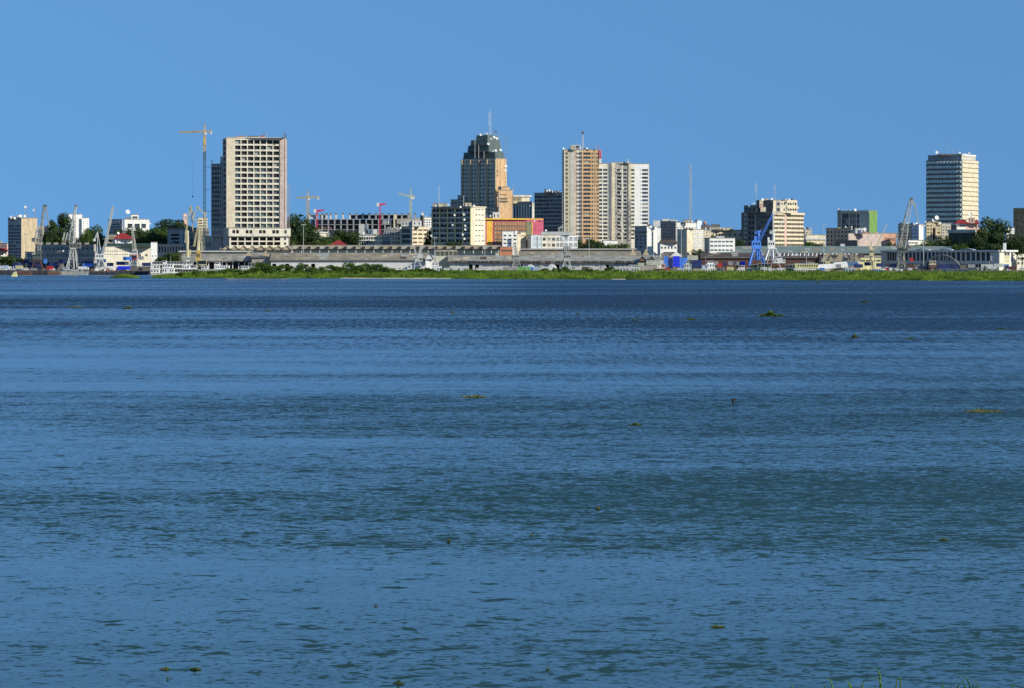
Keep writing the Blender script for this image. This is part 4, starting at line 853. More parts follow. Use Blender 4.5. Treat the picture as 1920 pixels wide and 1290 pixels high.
b = B('white_building','wide bright white two storey building with big windows below the orange slab tower',2640,76,989,996,1083,441,
  R=[W(2,2,443,465,.94,.9,f0=.02,f1=.23,g=lambda r,c:glass('pale_panel',(.55,.62,.68),.5),m='white'),W(3,2,443,465,.6,.5,f0=.23,f1=.53,m='creamlt'),W(2,2,443,465,.8,.7,f0=.53,f1=.68,g=lambda r,c:GL[3]),W(3,2,443,465,.75,.7,f0=.69,f1=1,g=lambda r,c:glass('blind_panel',(.40,.45,.48),.5))],wall='offwhite',wallR='white')
b.extra(1009,1010,443,465,'white',.3,.3,'R'); b.roofbox(1015,1070,434.5,'lightsteel','upper_storey',6,8); b.dish(1024,432,1,6); 
for i in range(22): b.mast(991+i*4.2,437,.12,1,'offwhite',0)
b.done()
# ---- slab towers
b = B('orange_slab_tower','tall orange and grey slab tower with a lattice mast on its roof, right of centre',2800,80,1055,1057.5,1123,281,
  L=[W(1,22,284,450,.4,.5)],
  R=[S(0,.02,'offwhite'),W(1,22,284,450,.55,.5,f0=.02,f1=.13,m='buff',g=lambda r,c:rgl((3,2,4,3))),S(.13,.165,'greengrey'),S(.165,.18,'darkgrey'),S(.18,.31,'greengrey'),S(.31,.35,'pink'),
     W(1,22,284,450,.85,.42,f0=.35,f1=.38,m='tan'),W(1,22,284,450,.8,.45,f0=.38,f1=.43,m='offwhite',g=lambda r,c:OPEN),W(1,22,284,450,.96,.8,f0=.43,f1=.51,m='greengrey',g=lambda r,c:GL[2]),W(1,22,284,450,.82,.56,f0=.53,f1=.78,m='orange',sp='orange',d=.9,g=lambda r,c:rgl((6,4,3,1.5))),W(4,22,284,450,.66,.5,f0=.78,f1=1,m='orange',g=lambda r,c:[GL[0],GL[3],GL[3],OPEN][(c+r*0)%4])],wall='darkgrey',wallR='orange',cat='tower',D=25)
b.done(); b.extra(1070,1080,274,452,'greengrey',1.3,1.4,'R'); 
m=MB(); Yh=2799; m.box(X(1070,Yh),X(1080,Yh),Yh-.2,Yh+6,Z(281,Yh),Z(272.5,Yh),mt('greengrey')); m.box(X(1070,Yh),X(1089,Yh),Yh+.0,Yh+6,Z(273,Yh),Z(272,Yh),mt('offwhite')); m.build('lift_shaft',b.e)
b.roofbox(1080.5,1085,274,'buff','roof_house',3,4); b.roofbox(1087,1089.5,273.5,'white','roof_house',2,3); b.roofbox(1068.7,1070,272.5,'white','shaft_edge',1,3)
b.extra(1080.8,1084.5,281,450,'pink',.3,.4,'R')
m=MB(); Yh=2806; m.truss((X(1093,Yh),Yh,Z(280,Yh)),(X(1093,Yh),Yh,Z(252,Yh)),1.6,.7,9,.16,mt('lightsteel')); m.bar((X(1093,Yh),Yh,Z(252,Yh)),(X(1093,Yh),Yh,Z(240.5,Yh)),.2,mt('steel')); m.build('lattice_mast',b.e)
m=MB(); 
for k in range(6): an=k*1.047; m.bar((X(1093,Yh)+math.cos(an)*.6,Yh+math.sin(an)*.6,Z(251,Yh)),(X(1093,Yh)+math.cos(an)*1.3,Yh+math.sin(an)*1.3,Z(246.5,Yh)),.25,mt('darkgrey'))
m.bar((X(1093,Yh),Yh,Z(250,Yh)),(X(1093,Yh),Yh,Z(247,Yh)),.5,mt('greengrey'),1.1,8); m.build('mast_antennas',b.e)
b.mast(1076,258,.12,3,'steel',2); b.mast(1082,258,.12,3,'steel',2); b.mast(1087,268,.12,3,'steel',2); b.mast(1121.5,271,.3,3,'red',1); b.dish(1057.5,279,1.3); b.clutter(6,1092,1118,.8)
for k in range(26): 
    m=MB(); Yh=2803; z=Z(290+k*5.2,Yh); m.box(X(1053.3,Yh),X(1055.2,Yh),Yh,Yh+1,z,z+1.3,mt('offwhite')); m.build('air_conditioner',b.e)
e1=b.e
m=MB(); Yh=2805.4
m.box(X(1123,Yh),X(1128,Yh),Yh,Yh+1.5,Z(306,Yh),Z(298,Yh),mt('white')); m.box(X(1123,Yh),X(1128,Yh),Yh,Yh+1.5,Z(298,Yh),Z(281,Yh),mat('sign_pink',(.70,.45,.50)))
for k in range(9): m.box(X(1123.4+(k%3)*.3,Yh),X(1127.6-(k%2)*.8,Yh),Yh-.12,Yh-.003,Z(283.2+k*1.75,Yh),Z(282+k*1.75,Yh),mt('pinkred'))
o=m.build('vertical_sign',loc=(X(1123,Yh),Yh,Z(306,Yh))); tag(o,'tall pink sign with red stripes at the seam of the two slab towers','sign')
b = B('white_slab_tower','wide cream white slab tower joined to the right of the orange slab tower',2808,79,1121,1122,1217,307,
  R=[W(1,19,315,450,.85,.6,f0=.0,f1=.08,m='creamlt'),W(1,19,315,450,.9,.6,f0=.09,f1=.18,m='creamlt'),S(.18,.21,'bluegrey'),S(.21,.255,'cream'),W(2,19,312,450,.2,.4,f0=.255,f1=.36,m='greycon'),
     W(1,19,315,450,.85,.55,f0=.36,f1=.46,m='greycon',sp='greycon',d=1.4,g=lambda r,c:random.choice([OPEN,GL[0],GL[3]])),W(1,19,315,450,.7,.5,f0=.48,f1=.57,m='greycon',d=1.2),S(.57,.63,'cream'),W(1,19,315,450,.85,.5,f0=.63,f1=.715,m='creamlt',g=lambda r,c:rgl((5,4,3,1))),S(.715,.81,'white'),W(1,19,315,450,.5,.18,f0=.81,f1=.86,m='white'),W(1,19,315,450,.96,.6,f0=.86,f1=.98,m='white',g=lambda r,c:rgl((5,5,4,1)))],wall='cream',wallR='creamlt',cat='tower',D=22)
b.extra(1146,1152,305,450,'cream',1.4,1.4,'R'); b.extra(1178,1183,306,450,'cream',.9,.9,'R'); b.extra(1143,1146,306,446,'bluegrey',.6,.6,'R'); b.roofbox(1153,1182,304.5,'greengrey','plant_room',3,6); b.mast(1178.5,297,.3,3,'offwhite',2); b.mast(1152,301,.15); b.dish(1151,306,1); b.clutter(5,1155,1178,.8)  # bluegrey strip left of the cream shaft is its cast shadow as colour
for k in range(18):
    z=318+k*7.1; m=MB(); Yh=2809; c=Pt(1166.5+random.uniform(-3,3),z+random.uniform(-1,2),Yh); rr=random.uniform(.6,1.1)
    for t in range(8): m.poly([c+Vector((0,.35,0)),c+Vector((math.cos(t*.785)*rr,0,math.sin(t*.785)*rr)),c+Vector((math.cos((t+1)*.785)*rr,0,math.sin((t+1)*.785)*rr))],mt('white'))
    m.bar(c+Vector((0,.3,0)),c+Vector((0,5,-.5)),.1,mt('steel')); m.build('satellite_dish',b.e)
b.done()
b2 = B('white_annex','',2690,75,1129,1131,1158,451.5,wall='white',root=b.e,part='low_annex'); b2.done()
# ---- right of the slabs
b = B('apartment_block','pale grey block with five small dark windows in one column, right of the slab towers',2640,33,1190,1213,1233,425,L=[W(3,4,440,466,.55,.5)],R=[W(1,5,438,474,.12,.28)],wall='bluegrey',wallR='offwhite')
b.extra(1189,1214,434,436,'darkgrey',1,1.1); b.roofbox(1214,1221,421,'darkgrey'); b.roofbox(1225,1238,413.5,'offwhite','stair_tower',3,6); b.dish(1221,425,1.2); b.done()
b2 = B('balconies','',2644,60,1232.8,1233,1239,428,R=[W(1,7,430,476,.7,.6,d=1,rail=.3)],wall='offwhite',root=b.e,part='balcony_stack'); b2.done()
b = B('office_block','dark blue shaded office with a white roof terrace behind the low white house',2720,32,1238,1267,1270,415,L=[W(6,6,418,452,.7,.6)],wall='bluegrey'); b.roofbox(1242,1256,410.5,'offwhite','roof_canopy',3,5); b.roofbox(1257,1270,412.5,'white','roof_terrace',0,5); b.mast(1263,409,.2); b.done()
b = B('house','low white house with a dark brown roof beside the round windowed block',2610,76,1237,1238,1269,456,R=[W(5,1,462,467,.5,.8)],wall='white',cat='house'); hiproof(b.e,1237,1270,1240,1266,456,449,2610,12,RUSTR); b.done()
b = B('gabled_shed','small shed with a white gable end in front of the low white house',2560,76,1240,1241,1279,477,wall='darkgrey',cat='shed')
m=MB(); Yh=2556; m.hexa([(X(1256,Yh),Yh,Z(481,Yh)),(X(1280,Yh),Yh,Z(481,Yh)),(X(1280,Yh),Yh+.5,Z(481,Yh)),(X(1256,Yh),Yh+.5,Z(481,Yh))],[(X(1266,Yh),Yh,Z(473,Yh)),(X(1270,Yh),Yh,Z(473,Yh)),(X(1270,Yh),Yh+.5,Z(473,Yh)),(X(1266,Yh),Yh+.5,Z(473,Yh))],mt('white')); m.build('gable',b.e)
hiproof(b.e,1240,1266,1246,1266,477,472.5,2562,10,RUSTR); b.done()
b = B('apartment_block','pale grey white block with roof tanks behind the dark green sided block',2760,40,1267,1269,1306,418,R=[W(7,4,424,446,.5,.4)],wall='offwhite',wallR='offwhite'); b.roofbox(1282,1296,412,'concrete','roof_house',3,5); b.clutter(8,1270,1304,1.2); b.done()
b = B('apartment_block','cream flats with glass balconies and a dark shaded side, left of low white flats',2620,33,1270,1288,1299,431,L=[W(3,6,436,474,.2,.2)],R=[S(0,1,'cream')],wall='greengrey',wallR='cream'); b.roofbox(1282,1300,428.5,'darkgrey'); b.done()
b2 = B('balconies','',2630,66,1299.2,1299.4,1321,431,R=[W(2,5,432,474,.86,.62,f0=0,f1=.9,d=1.4,rail=.34,railm='lightsteel',g=lambda r,c:random.choice([GL[2],GL[3],GL[0]])),S(.9,1,'steel')],wall='offwhite',wallR='creamlt',root=b.e,part='balcony_stack'); b2.done()
b2 = B('rear','',2650,40,1321,1330,1332,447,L=[],wall='greengrey',root=b.e,part='rear_block'); b2.done()
b = B('block','slim pale blue and white block rising behind the cream flats',2820,50,1304,1307,1316,413.5,wall='concrete',wallR=mat('paleblue_wall',(.6,.7,.78)),cat='building'); b.done()
b = B('terraced_building','long stepped cream building on the slope left of the office block',2760,74,1318,1320,1393,432,R=[W(1,2,434,444,.3,.4,f0=.02,f1=.12),W(4,1,436,443,.4,.5,f0=.2,f1=.5),W(3,1,436,444,.4,.5,f0=.6,f1=1)],wall='cream',wallR='cream')
b.roofbox(1330,1375,427,'creamlt','upper_storey',3,8,win=5); b.roofbox(1340,1356,429,'steel','balcony',0,3,win=3); b.roofbox(1315,1332,422,'darkgrey','tile_canopy',5,6); b.roofbox(1334,1350,421,'darkgrey','roof_shelter',5,6); b.clutter(8,1318,1350,1.3)
m=MB(); c=Pt(1321,418.5,2768); 
for k in range(6):
    a=math.pi*k/6; a1=math.pi*(k+1)/6
    for j in range(10): t0,t1=j*.628,(j+1)*.628; f_=lambda a,t: c+Vector((math.cos(a)*1.6*0+math.sin(a)*math.cos(t)*1.6,math.sin(a)*math.sin(t)*1.6,math.cos(a)*1.6)); m.poly([f_(a,t0),f_(a,t1),f_(a1,t1),f_(a1,t0)],mt('redorange'))
m.build('orange_tank',b.e); b.done()
b = B('apartment_block','low bright white three storey flats with long window strips, left of the green grey shed',2600,76,1329,1331,1378,447,R=[W(6,3,449,473,.8,.35,f0=0,f1=.93)],wall='greycon',wallR='white'); b.roofbox(1343,1358,443,'white','roof_house',3,5); b.done()
# ---- big office block, shade of its left front put into dark wall colours
b = B('office_block','broad office block with a dark shaded left front and a cream banded right front',2700,35,1390,1450,1507,399,
  L=[W(1,7,402,462,.7,.4,f0=.08,f1=.18,m='greycon'),S(.0,.08,'darkgrey'),W(2,6,402,462,.6,.42,f0=.22,f1=.42,g=lambda r,c:OPEN,m='darkgrey'),S(.42,.455,'greycon'),W(3,6,402,462,.7,.3,f0=.5,f1=.75,m='darkgrey'),W(3,6,402,462,.6,.35,f0=.75,f1=1,m='darkgrey',g=lambda r,c:OPEN)],
  R=[W(7,8,400,463,.88,.52,f0=.02,f1=.37,d=1.1,m='cream',g=lambda r,c:random.choice([GL[0],OPEN,GL[2],OPEN])),S(.37,.43,'pink'),W(10,8,400,463,.88,.52,f0=.43,f1=1,d=1.1,m='cream',g=lambda r,c:random.choice([GL[0],OPEN,GL[2],OPEN]))],wall='darkgrey',wallR='cream')
b.extra(1455,1472,400,403,'tan',.8,.9,'R'); b.extra(1474,1507,398,402,'cream',1.0,1.1,'R'); b.done(); z_=b.z1
b2 = B('upper','',2706,35,1395,1417,1419,386,L=[W(3,1,389,396,.5,.6)],wall='darkgrey',root=b.e,part='upper_storeys',zb=z_); b2.mast(1399,378,.1,3); b2.dish(1413.5,382,1,2); b2.dish(1405,387,1,2); b2.done()
b2 = B('upper','',2708,35,1418,1449,1451,376,L=[W(3,2,380,398,.4,.5)],wall='darkgrey',root=b.e,part='upper_storeys',zb=z_); b2.mast(1418.5,340,.3,3,'lightsteel',4); b2.dish(1430.5,374,1.4,2); b2.roofbox(1435,1441,372,'cream'); b2.roofbox(1424,1431,383,'cream','roof_house',-6,3); b2.roofbox(1426,1436,388.5,'cream','roof_house',-8,3,zb=Z(397,2700)); b2.roofbox(1424,1431,383.5,'pink','roof_house',-7,3,zb=Z(389,2700)); b2.done()
b2 = B('upper','',2708,60,1449.5,1450,1495,375.5,R=[W(1,2,377,398,.6,.5,f0=.1,f1=.3,m='greycon'),W(1,2,377,398,.4,.5,f0=.4,f1=.5,m='cream'),S(.5,.57,'greycon'),W(4,2,377,398,.7,.4,f0=.58,f1=.98,m='cream')],wall='greycon',wallR='cream',root=b.e,part='upper_storeys',zb=z_)
b2.mast(1453.5,345,.3,3,'lightsteel',4); b2.extra(1475,1497,387,391,'cream',.8,.9,'R'); b2.extra(1474.5,1494,375,380,'cream',.6,.7,'R'); b2.dish(1448,373.5,1.4,1); b2.dish(1480.5,374,1.0,1); b2.clutter(4,1455,1490,.9); b2.done()
# ---- right part
b = B('block','small cluttered dark topped block right of the big office block',2860,50,1506,1509,1522,431,R=[W(2,3,434,446,.6,.5)],wall='bluegrey',wallR='concrete'); b.clutter(8,1509,1521,1.6); b.mast(1527,409,.15,3,'steel',2); b.done()
b = B('low_building','low cream and pale blue roofed building left of the grey windowed block',2850,70,1510,1512,1548,441,R=[W(8,1,446,452,.7,.6)],wall='paleblue',wallR='cream'); b.extra(1510,1549,446,449.5,'lightsteel',1.2,1.3,'R'); b.done()
b = B('green_building','block with a bright green windowless end wall and columns of windows on its shaded front',2850,33,1570,1630,1645,395.5,L=[W(3,6,400,430,.5,.9,f0=.02,f1=.12),S(.12,.14,'offwhite'),W(2,3,400,430,.96,.88,f0=.14,f1=.36,m='bluegrey'),S(.36,.38,'offwhite'),W(4,3,400,430,.7,.9,f0=.38,f1=.58,m='greengrey'),W(1,3,400,430,.9,.9,f0=.60,f1=.70,m='offwhite'),S(.71,.73,'offwhite'),S(.73,1,'greengrey')],wall='greengrey',wallR='green')
b.extra(1570,1630,394.5,399,'greengrey',.9,1); b.dish(1604,393.5,1.4); b.clutter(6,1572,1600,.6); b.mast(1602,388,.15,3,'darkgrey',1); b.done()
b = B('apartment_block','grey beige block of dark square windows in front of the green ended building',2740,33,1549,1596,1598,428.5,L=[W(7,4,431,462,.45,.45,g=lambda r,c:OPEN)],wall='greycon'); b.extra(1561,1565,428,462,'steel',.3,.4); b.roofbox(1571,1576,427,'yellowgr'); b.clutter(5,1580,1598,.7); b.done()
b = B('dark_annex','dark navy annex block in front of the pink wall',2700,33,1566,1607,1609,451.5,L=[W(5,1,458,463,.5,.5)],wall='darkgrey',cat='building'); b.roofbox(1576,1584,457.5,'offwhite','kiosk',-16,3,zb=Z(463,2690)); b.done()
b = B('windowless_block','pink beige windowless block right of the dark annex',2730,50,1590,1591,1655,438.5,R=[W(1,1,443,450,.4,.6,f0=.2,f1=.28,g=lambda r,c:OPEN)],wall='pinkwall',wallR='pinkwall'); b.roofbox(1604,1624,428,'offwhite','upper_storey',4,6,win=2); b.roofbox(1618,1632,435,'salmon','upper_storey',3,6,win=2); b.dish(1622,429.5,1.7,1); b.done()
b = B('pink_building','salmon pink row of tall windows behind the cream thin crane',2760,72,1640,1641,1681,438,R=[W(4,2,444,461,.5,.5,f0=.02,f1=.35),W(10,1,445,453,.5,.8,f0=.45,f1=1)],wall='salmon',wallR='salmon'); b.extra(1641,1646,436,446,'salmon',.4,.5,'R'); b.done()
b = B('apartment_block','dark shaded block behind the tall dark green crane',2760,34,1684,1711,1713,421,L=[W(5,5,424,452,.7,.5)],wall='greengrey'); b.clutter(5,1686,1712,1); b.done()
b = B('block','pale blue and white block with three dishes right of the tall dark crane',2740,40,1710,1723,1732,421.5,L=[W(1,3,428,448,.9,.15)],wall='paleblue',wallR='white',cat='building'); b.dish(1715,420,1.2); b.dish(1719,419,1.2); b.dish(1735,423,1); b.done()
b = B('low_building','white low roofed pavilion in front of the pale blue block',2650,60,1700,1703,1740,451,R=[W(6,1,453,458,.8,.6,f0=0,f1=.5)],wall='offwhite',wallR='white'); b.extra(1703,1732,458,460,'cream',1.2,1.3,'R'); b.done()
# zigzag tower
b = B('zigzag_tower','tall office tower with zigzag bands on its shaded front, near the right edge',2850,32,1736.5,1804,1834,300,
  L=[W(1,14,300,424,.985,.5,d=.7,m='darkgrey',sp='darkgrey',g=lambda r,c:OPEN)],R=[W(6,14,300,424,.82,.38,d=.5,g=lambda r,c: OPEN if c in (1,2,3) and random.random()<.75 else GL[2])],wall='greengrey',wallR='cream',cat='tower',D=24,parapet=0)
zz = mat('zigzag_panel',(.54,.62,.57)); pitch=(424-300)/14; N_=11
O,u = b.A,-b.dl; n=Vector((u.y,-u.x,0))
for k in range(14):
    zt=Z(300.6+k*pitch,b.Y); zb_=Z(300+(k+.62)*pitch,b.Y); am=m_(1.9,b.Y); m=MB()
    for i in range(N_*2):
        a0=b.tl*i/(N_*2); a1=b.tl*(i+1)/(N_*2); o0=(.9 if i%2 else .15); o1=(.15 if i%2 else .9)
        d0=(am if i%2 else 0); d1=(0 if i%2 else am)
        P0=O+u*a0+n*o0; P1=O+u*a1+n*o1; Q0=O+u*a0-n*.0; Q1=O+u*a1-n*.0
        m.hexa([(P0.x,P0.y,zb_-d0),(P1.x,P1.y,zb_-d1),(Q1.x,Q1.y,zb_-d1),(Q0.x,Q0.y,zb_-d0)],[(P0.x,P0.y,zt-d0),(P1.x,P1.y,zt-d1),(Q1.x,Q1.y,zt-d1),(Q0.x,Q0.y,zt-d0)],zz)
    m.build('zigzag_spandrel',b.e)
for k in range(14): b.extra(1804,1834,300.5+k*pitch,300.5+(k+.5)*pitch,'cream',.5,.5,'R')
b.done()
b2 = B('top','',2853,32,1740,1803,1829,291.5,wall='bluegrey',wallR='greengrey',root=b.e,part='top_storey',zb=b.z1); b2.extra(1740,1803,289.8,292,'steel',.5,.6); b2.extra(1803,1829,289,292,'white',.6,.7,'R')
b2.dish(1757.5,285.5,1.7,3); b2.roofbox(1760,1803,289,'darkgrey','plant_room',5,8); b2.dish(1818,287,1.2,2); b2.dish(1808,289,.8,2); b2.dish(1812,289,.8,2); b2.dish(1800,286.5,.9,2)
for p,y in ((1768,282),(1776,276),(1781,266),(1787,275),(1790,279),(1797,283)): b2.mast(p,y,.12,4,'steel',2)
b2.done()
b = B('apartment_block','cream concrete block with a tall dark slot at the foot of the zigzag tower',2720,70,1735,1737,1765,418,R=[W(2,4,420,446,.5,.45,f0=0,f1=.42),W(1,1,427,449,.9,.98,f0=.42,f1=.62,g=lambda r,c:OPEN,d=2),W(1,4,420,446,.5,.45,f0=.64,f1=1)],wall='concrete',wallR='buff')
b.roofbox(1741,1761,415,'buff','upper_storey',2,6,win=4); b.dish(1757,408,2.2,2); b.dish(1751,413,1.8,2); b.dish(1736,416.5,1); b.dish(1763,418,1.1); b.done()
b = B('low_building','low grey green building right of the cream block with the dark slot',2740,60,1764,1766,1783,420,R=[W(3,4,423,445,.6,.4)],wall='greengrey',wallR='concrete'); b.done()
b = B('villa','pink villa with dark red roof and small tower in front of the zigzag tower',2700,68,1792,1794,1835,419,R=[W(4,1,421,427.5,.8,.75,f0=.0,f1=.42,d=1.2,rail=.25,railm='white',m='white'),W(1,1,422,427,.4,.4,f0=.75,f1=.9)],wall='salmon',wallR='pink',cat='house')
hiproof(b.e,1791,1816,1800,1810,419,411.5,2700,12,TILE); b.roofbox(1818,1828,408.5,'pink','stair_tower',1,5,win=1); b.dish(1819.5,401.5,1.7,2); b.dish(1820,406,1.2,1); hiproof(b.e,1828,1836,1830,1834,419,413,2702,8,TILE,'tower_roof'); b.clutter(5,1829,1845,1.2); b.extra(1794,1835,429.5,431.5,'greycon',1,1.2,'R'); b.done()
b = B('olive_hall','dark olive ribbed hall behind the port terminal at right',2640,33,1779,1829,1832,432,L=[W(14,1,437,462,.7,.95,d=.5,g=lambda r,c:GL[0],fins=(18,.4,.5),fm='olive')],wall='olive',cat='hall'); b.extra(1778,1830,431,436.5,'greengrey',1.4,1.6); b.done()
b = B('yellow_building','small orange yellow block between the olive hall and the giant tree',2680,72,1831,1832,1850,430,wall='yellow',wallR='yellow',cat='building'); b.extra(1831,1851,428.5,430.5,'tan',.6,.8,'R'); b.done()
b = B('grid_block','block of square windows in an olive grid at the right edge',2900,33,1900,1932,1936,391,L=[W(8,6,395,436,.66,.72,f0=.04,g=lambda r,c:random.choice([GL[0],GL[2],GL[3],GL[1]]))],wall='olive'); b.done()
b = B('apartment_block','low white block half hidden behind the giant tree at the right',2800,70,1886,1888,1902,428,R=[W(5,2,430,437,.5,.5)],wall='white'); b.done()
# ================================================================ SHEDS AND PORT TERMINAL
def shed(name, label, pxl, pxr, Y, ye, yr, D, roof, wall='offwhite', bays=0, kind=None, doors=(), open_=False, ov=1.2, rot=0):
    """long gabled shed, ridge parallel to the quay"""
    x0,x1 = X(pxl,Y), X(pxr,Y); ze, zr = Z(ye,Y), Z(yr,Y+D/2); e = empty(name,(x0,Y,LAND),label,'warehouse'); wm=mt(wall)
    m=MB()
    # front wall with openings
    n=max(1,bays); w_=(x1-x0)/n
    for i in range(n):
        a=x0+i*w_; isd = open_ or i in doors
        if isd:
            q=.08 if open_ else .2; h=.9 if open_ else .62; zt=LAND+(ze-LAND)*h
            m.box(a,a+w_*q,Y,Y+.4,LAND-.5,ze,wm); m.box(a+w_*(1-q),a+w_,Y,Y+.4,LAND-.5,ze,wm); m.box(a+w_*q,a+w_*(1-q),Y,Y+.4,zt,ze,wm)
        else: m.box(a,a+w_,Y,Y+.4,LAND-.5,ze,wm)
    m.box(x0,x1,Y+D-.4,Y+D,LAND-.5,ze,wm)
    for x in (x0,x1):
        s_=.4 if x==x0 else -.4
        for xx in (x,x+s_): m.poly([(xx,Y+.4,LAND-.5),(xx,Y+D-.4,LAND-.5),(xx,Y+D-.4,ze),(xx,Y+D/2,zr-.3),(xx,Y+.4,ze)],wm)
    m.build('wall',e)
    if doors or open_:
        m=MB(); m.box(x0+1,x1-1,Y+5,Y+5.3,LAND-.4,ze-.3,OPEN); m.build('dark_interior',e)  # dark panel carries the shade inside the shed as colour
    r=MB(); t=.25
    for (ya,za,yb,zb_) in ((Y-ov,ze-(zr-ze)*ov/(D/2),Y+D/2,zr),(Y+D+ov,ze-(zr-ze)*ov/(D/2),Y+D/2,zr)):
        k=60 if x1-x0>60 else 12      # patched sheets, slightly uneven eave
        A=(x0-ov,ya,za); 
        r.hexa([(x0-ov,ya,za),(x1+ov,ya,za),(x1+ov,yb,zb_),(x0-ov,yb,zb_)] if ya<yb else [(x0-ov,yb,zb_),(x1+ov,yb,zb_),(x1+ov,ya,za),(x0-ov,ya,za)],
               [(x0-ov,ya,za+t),(x1+ov,ya,za+t),(x1+ov,yb,zb_+t),(x0-ov,yb,zb_+t)] if ya<yb else [(x0-ov,yb,zb_+t),(x1+ov,yb,zb_+t),(x1+ov,ya,za+t),(x0-ov,ya,za+t)],roof)
    r.build('roof',e)
    m=MB(); m.box(x0-ov,x1+ov,Y-ov-.25,Y-ov-.02,ze-(zr-ze)*ov/(D/2)-.7,ze-(zr-ze)*ov/(D/2)+.3,mt('darkgrey')); m.build('gutter',e)
    # patches of newer and older sheet, laid on the near slope
    m=MB(); L_=x1-x0
    for i in range(int(L_/9)):
        a=random.uniform(x0,x1-6); b_=a+random.uniform(2,8); f0=random.uniform(0,.7); f1=min(1,f0+random.uniform(.15,.5)); lift=t+.04
        P=lambda x,f:(x,Y-ov+(D/2+ov)*f,ze-(zr-ze)*ov/(D/2)+(zr-ze)*(1+ov/(D/2))*f+lift)
        m.poly([P(a,f0),P(b_,f0),P(b_,f1),P(a,f1)],random.choice([ROOF,ROOFB,mt('steel'),mt('tan'),RUSTR][:4 if random.random()<.9 else 5]))
    m.build('roof_sheet_patches',e)
    return e
e=shed('warehouse','wide grey roofed shed with an open front behind the white riverboats at left',335,470,2520,489,477,36,ROOF,'offwhite',12,open_=True)
m=MB(); Yh=2540; m.box(X(336,Yh),X(468,Yh),Yh,Yh+6,Z(478,Yh),Z(472.5,Yh),mt('darkgrey')); m.box(X(335,Yh),X(470,Yh),Yh-1,Yh+7,Z(472.5,Yh),Z(470,Yh),mt('lightsteel')); m.build('clerestory',e)
def gable(e, px, w_, yb, yt, Y, m_c, nm='gable'):
    m=MB(); x=X(px,Y); h=m_(w_,Y)/2; z0,z1=Z(yb,Y),Z(yt,Y)
    pr=[(x-h,z0),(x+h,z0),(x+h*.35,z0+(z1-z0)*.62),(x+h*.22,z1),(x-h*.22,z1),(x-h*.35,z0+(z1-z0)*.62)]
    m.poly([(a,Y,c) for a,c in pr],mt(m_c)); m.poly([(a,Y+1,c) for a,c in pr][::-1],mt(m_c))
    for i in range(6): a,c=pr[i]; a2,c2=pr[(i+1)%6]; m.poly([(a,Y,c),(a,Y+1,c),(a2,Y+1,c2),(a2,Y,c2)],mt(m_c))
    m.build(nm,e)
def crossroof(e, px, w_, yb, yt, Y, D, rm, gm):
    """roof whose ridge runs away from the viewer, with its gable facing us"""
    m=MB(); x=X(px,Y); h=m_(w_,Y)/2; z0,z1=Z(yb,Y),Z(yt,Y); t=.25
    m.poly([(x-h,Y,z0),(x+h,Y,z0),(x,Y,z1)],mt(gm)); m.poly([(x+h,Y+D,z0),(x-h,Y+D,z0),(x,Y+D,z1)],mt(gm)); m.build('gable',e)
    m=MB(); 
    for s_ in (-1,1):
        P=[(x,Y-.5,z1+t),(x+s_*(h+.4),Y-.5,z0+t-.2),(x+s_*(h+.4),Y+D,z0+t-.2),(x,Y+D,z1+t)]; m.poly(P if s_>0 else P[::-1],rm); m.poly([(a,b_,c-.2) for a,b_,c in (P[::-1] if s_>0 else P)],rm)
    m.build('pitched_roof',e)
# sawtooth row behind it
e=shed('warehouse','row of brown sawtooth roofs at the foot of the unfinished tower podium',413,546,2585,469.5,464,30,ROOFB,'greycon',10)
for i in range(8): crossroof(e,424+i*16.2,16,468.5,461,2583,26,ROOFB,'tan')
for p in (466,498): gable(e,p,13,480,470.5,2512,'tan')
e=shed('warehouse','shed with two tan pediment gables behind the white riverboats, right of the grey roofed shed',472,512,2514,481,474,30,ROOF,'greycon',4)
# long sawtooth hall
e=shed('warehouse','very long sawtooth roofed hall with a striped glazed wall across the middle of the waterfront',545,936,2600,467,460,40,ROOFB,'lightsteel',30)
for i in range(23): 
    m=MB(); Yh=2597; x=X(548+i*17,Yh); w_=m_(17,Yh); z0,z1=Z(467,Yh),Z(459,Yh)
    m.hexa([(x,Yh,z0),(x+w_-.4,Yh,z0),(x+w_-.4,Yh+14,z0),(x,Yh+14,z0)],[(x+.3,Yh+5,z1-.6),(x+w_-.5,Yh+5,z0+1.6),(x+w_-.5,Yh+13,z0+1.6),(x+.3,Yh+13,z1-.6)],ROOFB if i%3 else ROOF)
    m.box(x+w_-2.2,x+w_-.3,Yh-.1,Yh+4,z0+.6,z0+2.2,OPEN); m.build('sawtooth_roof',e)
m=MB()
for i in range(160): 
    px=548+i*2.42; Yh=2598.6; c=GREENGL if i%7 else mt('offwhite'); m.box(X(px,Yh),X(px+1.5,Yh),Yh-.3,Yh-.02,Z(475.5,Yh),Z(468.3,Yh),c)
m.build('wall_glazing',e)
e=shed('warehouse','long low brown roofed shed with a pale wall behind the sandbank bushes',508,800,2500,487,474.5,44,ROOFB,'offwhite',24,doors=(0,2,6))
e=shed('warehouse','long weathered roofed quay shed with a dark ragged eave, centre',842,1238,2500,489.5,479.5,40,ROOF,'lightsteel',34,doors=(3,4,11,17,25,30))
m=MB()  # dark strips of uneven length below the eave
for i in range(150):
    px=845+i*2.6; Yh=2497.5; m.box(X(px,Yh),X(px+2.2,Yh),Yh-.4,Yh-.05,Z(490+random.uniform(1,4.2),Yh),Z(489,Yh),random.choice([OPEN,mt('darkgrey'),RUSTR]))
m.build('dark_eave_strips',e)
e=shed('warehouse','upper grey brown roof with a dark ventilation strip in front of the white building',975,1200,2560,479,471,40,ROOFB,'greycon',16)
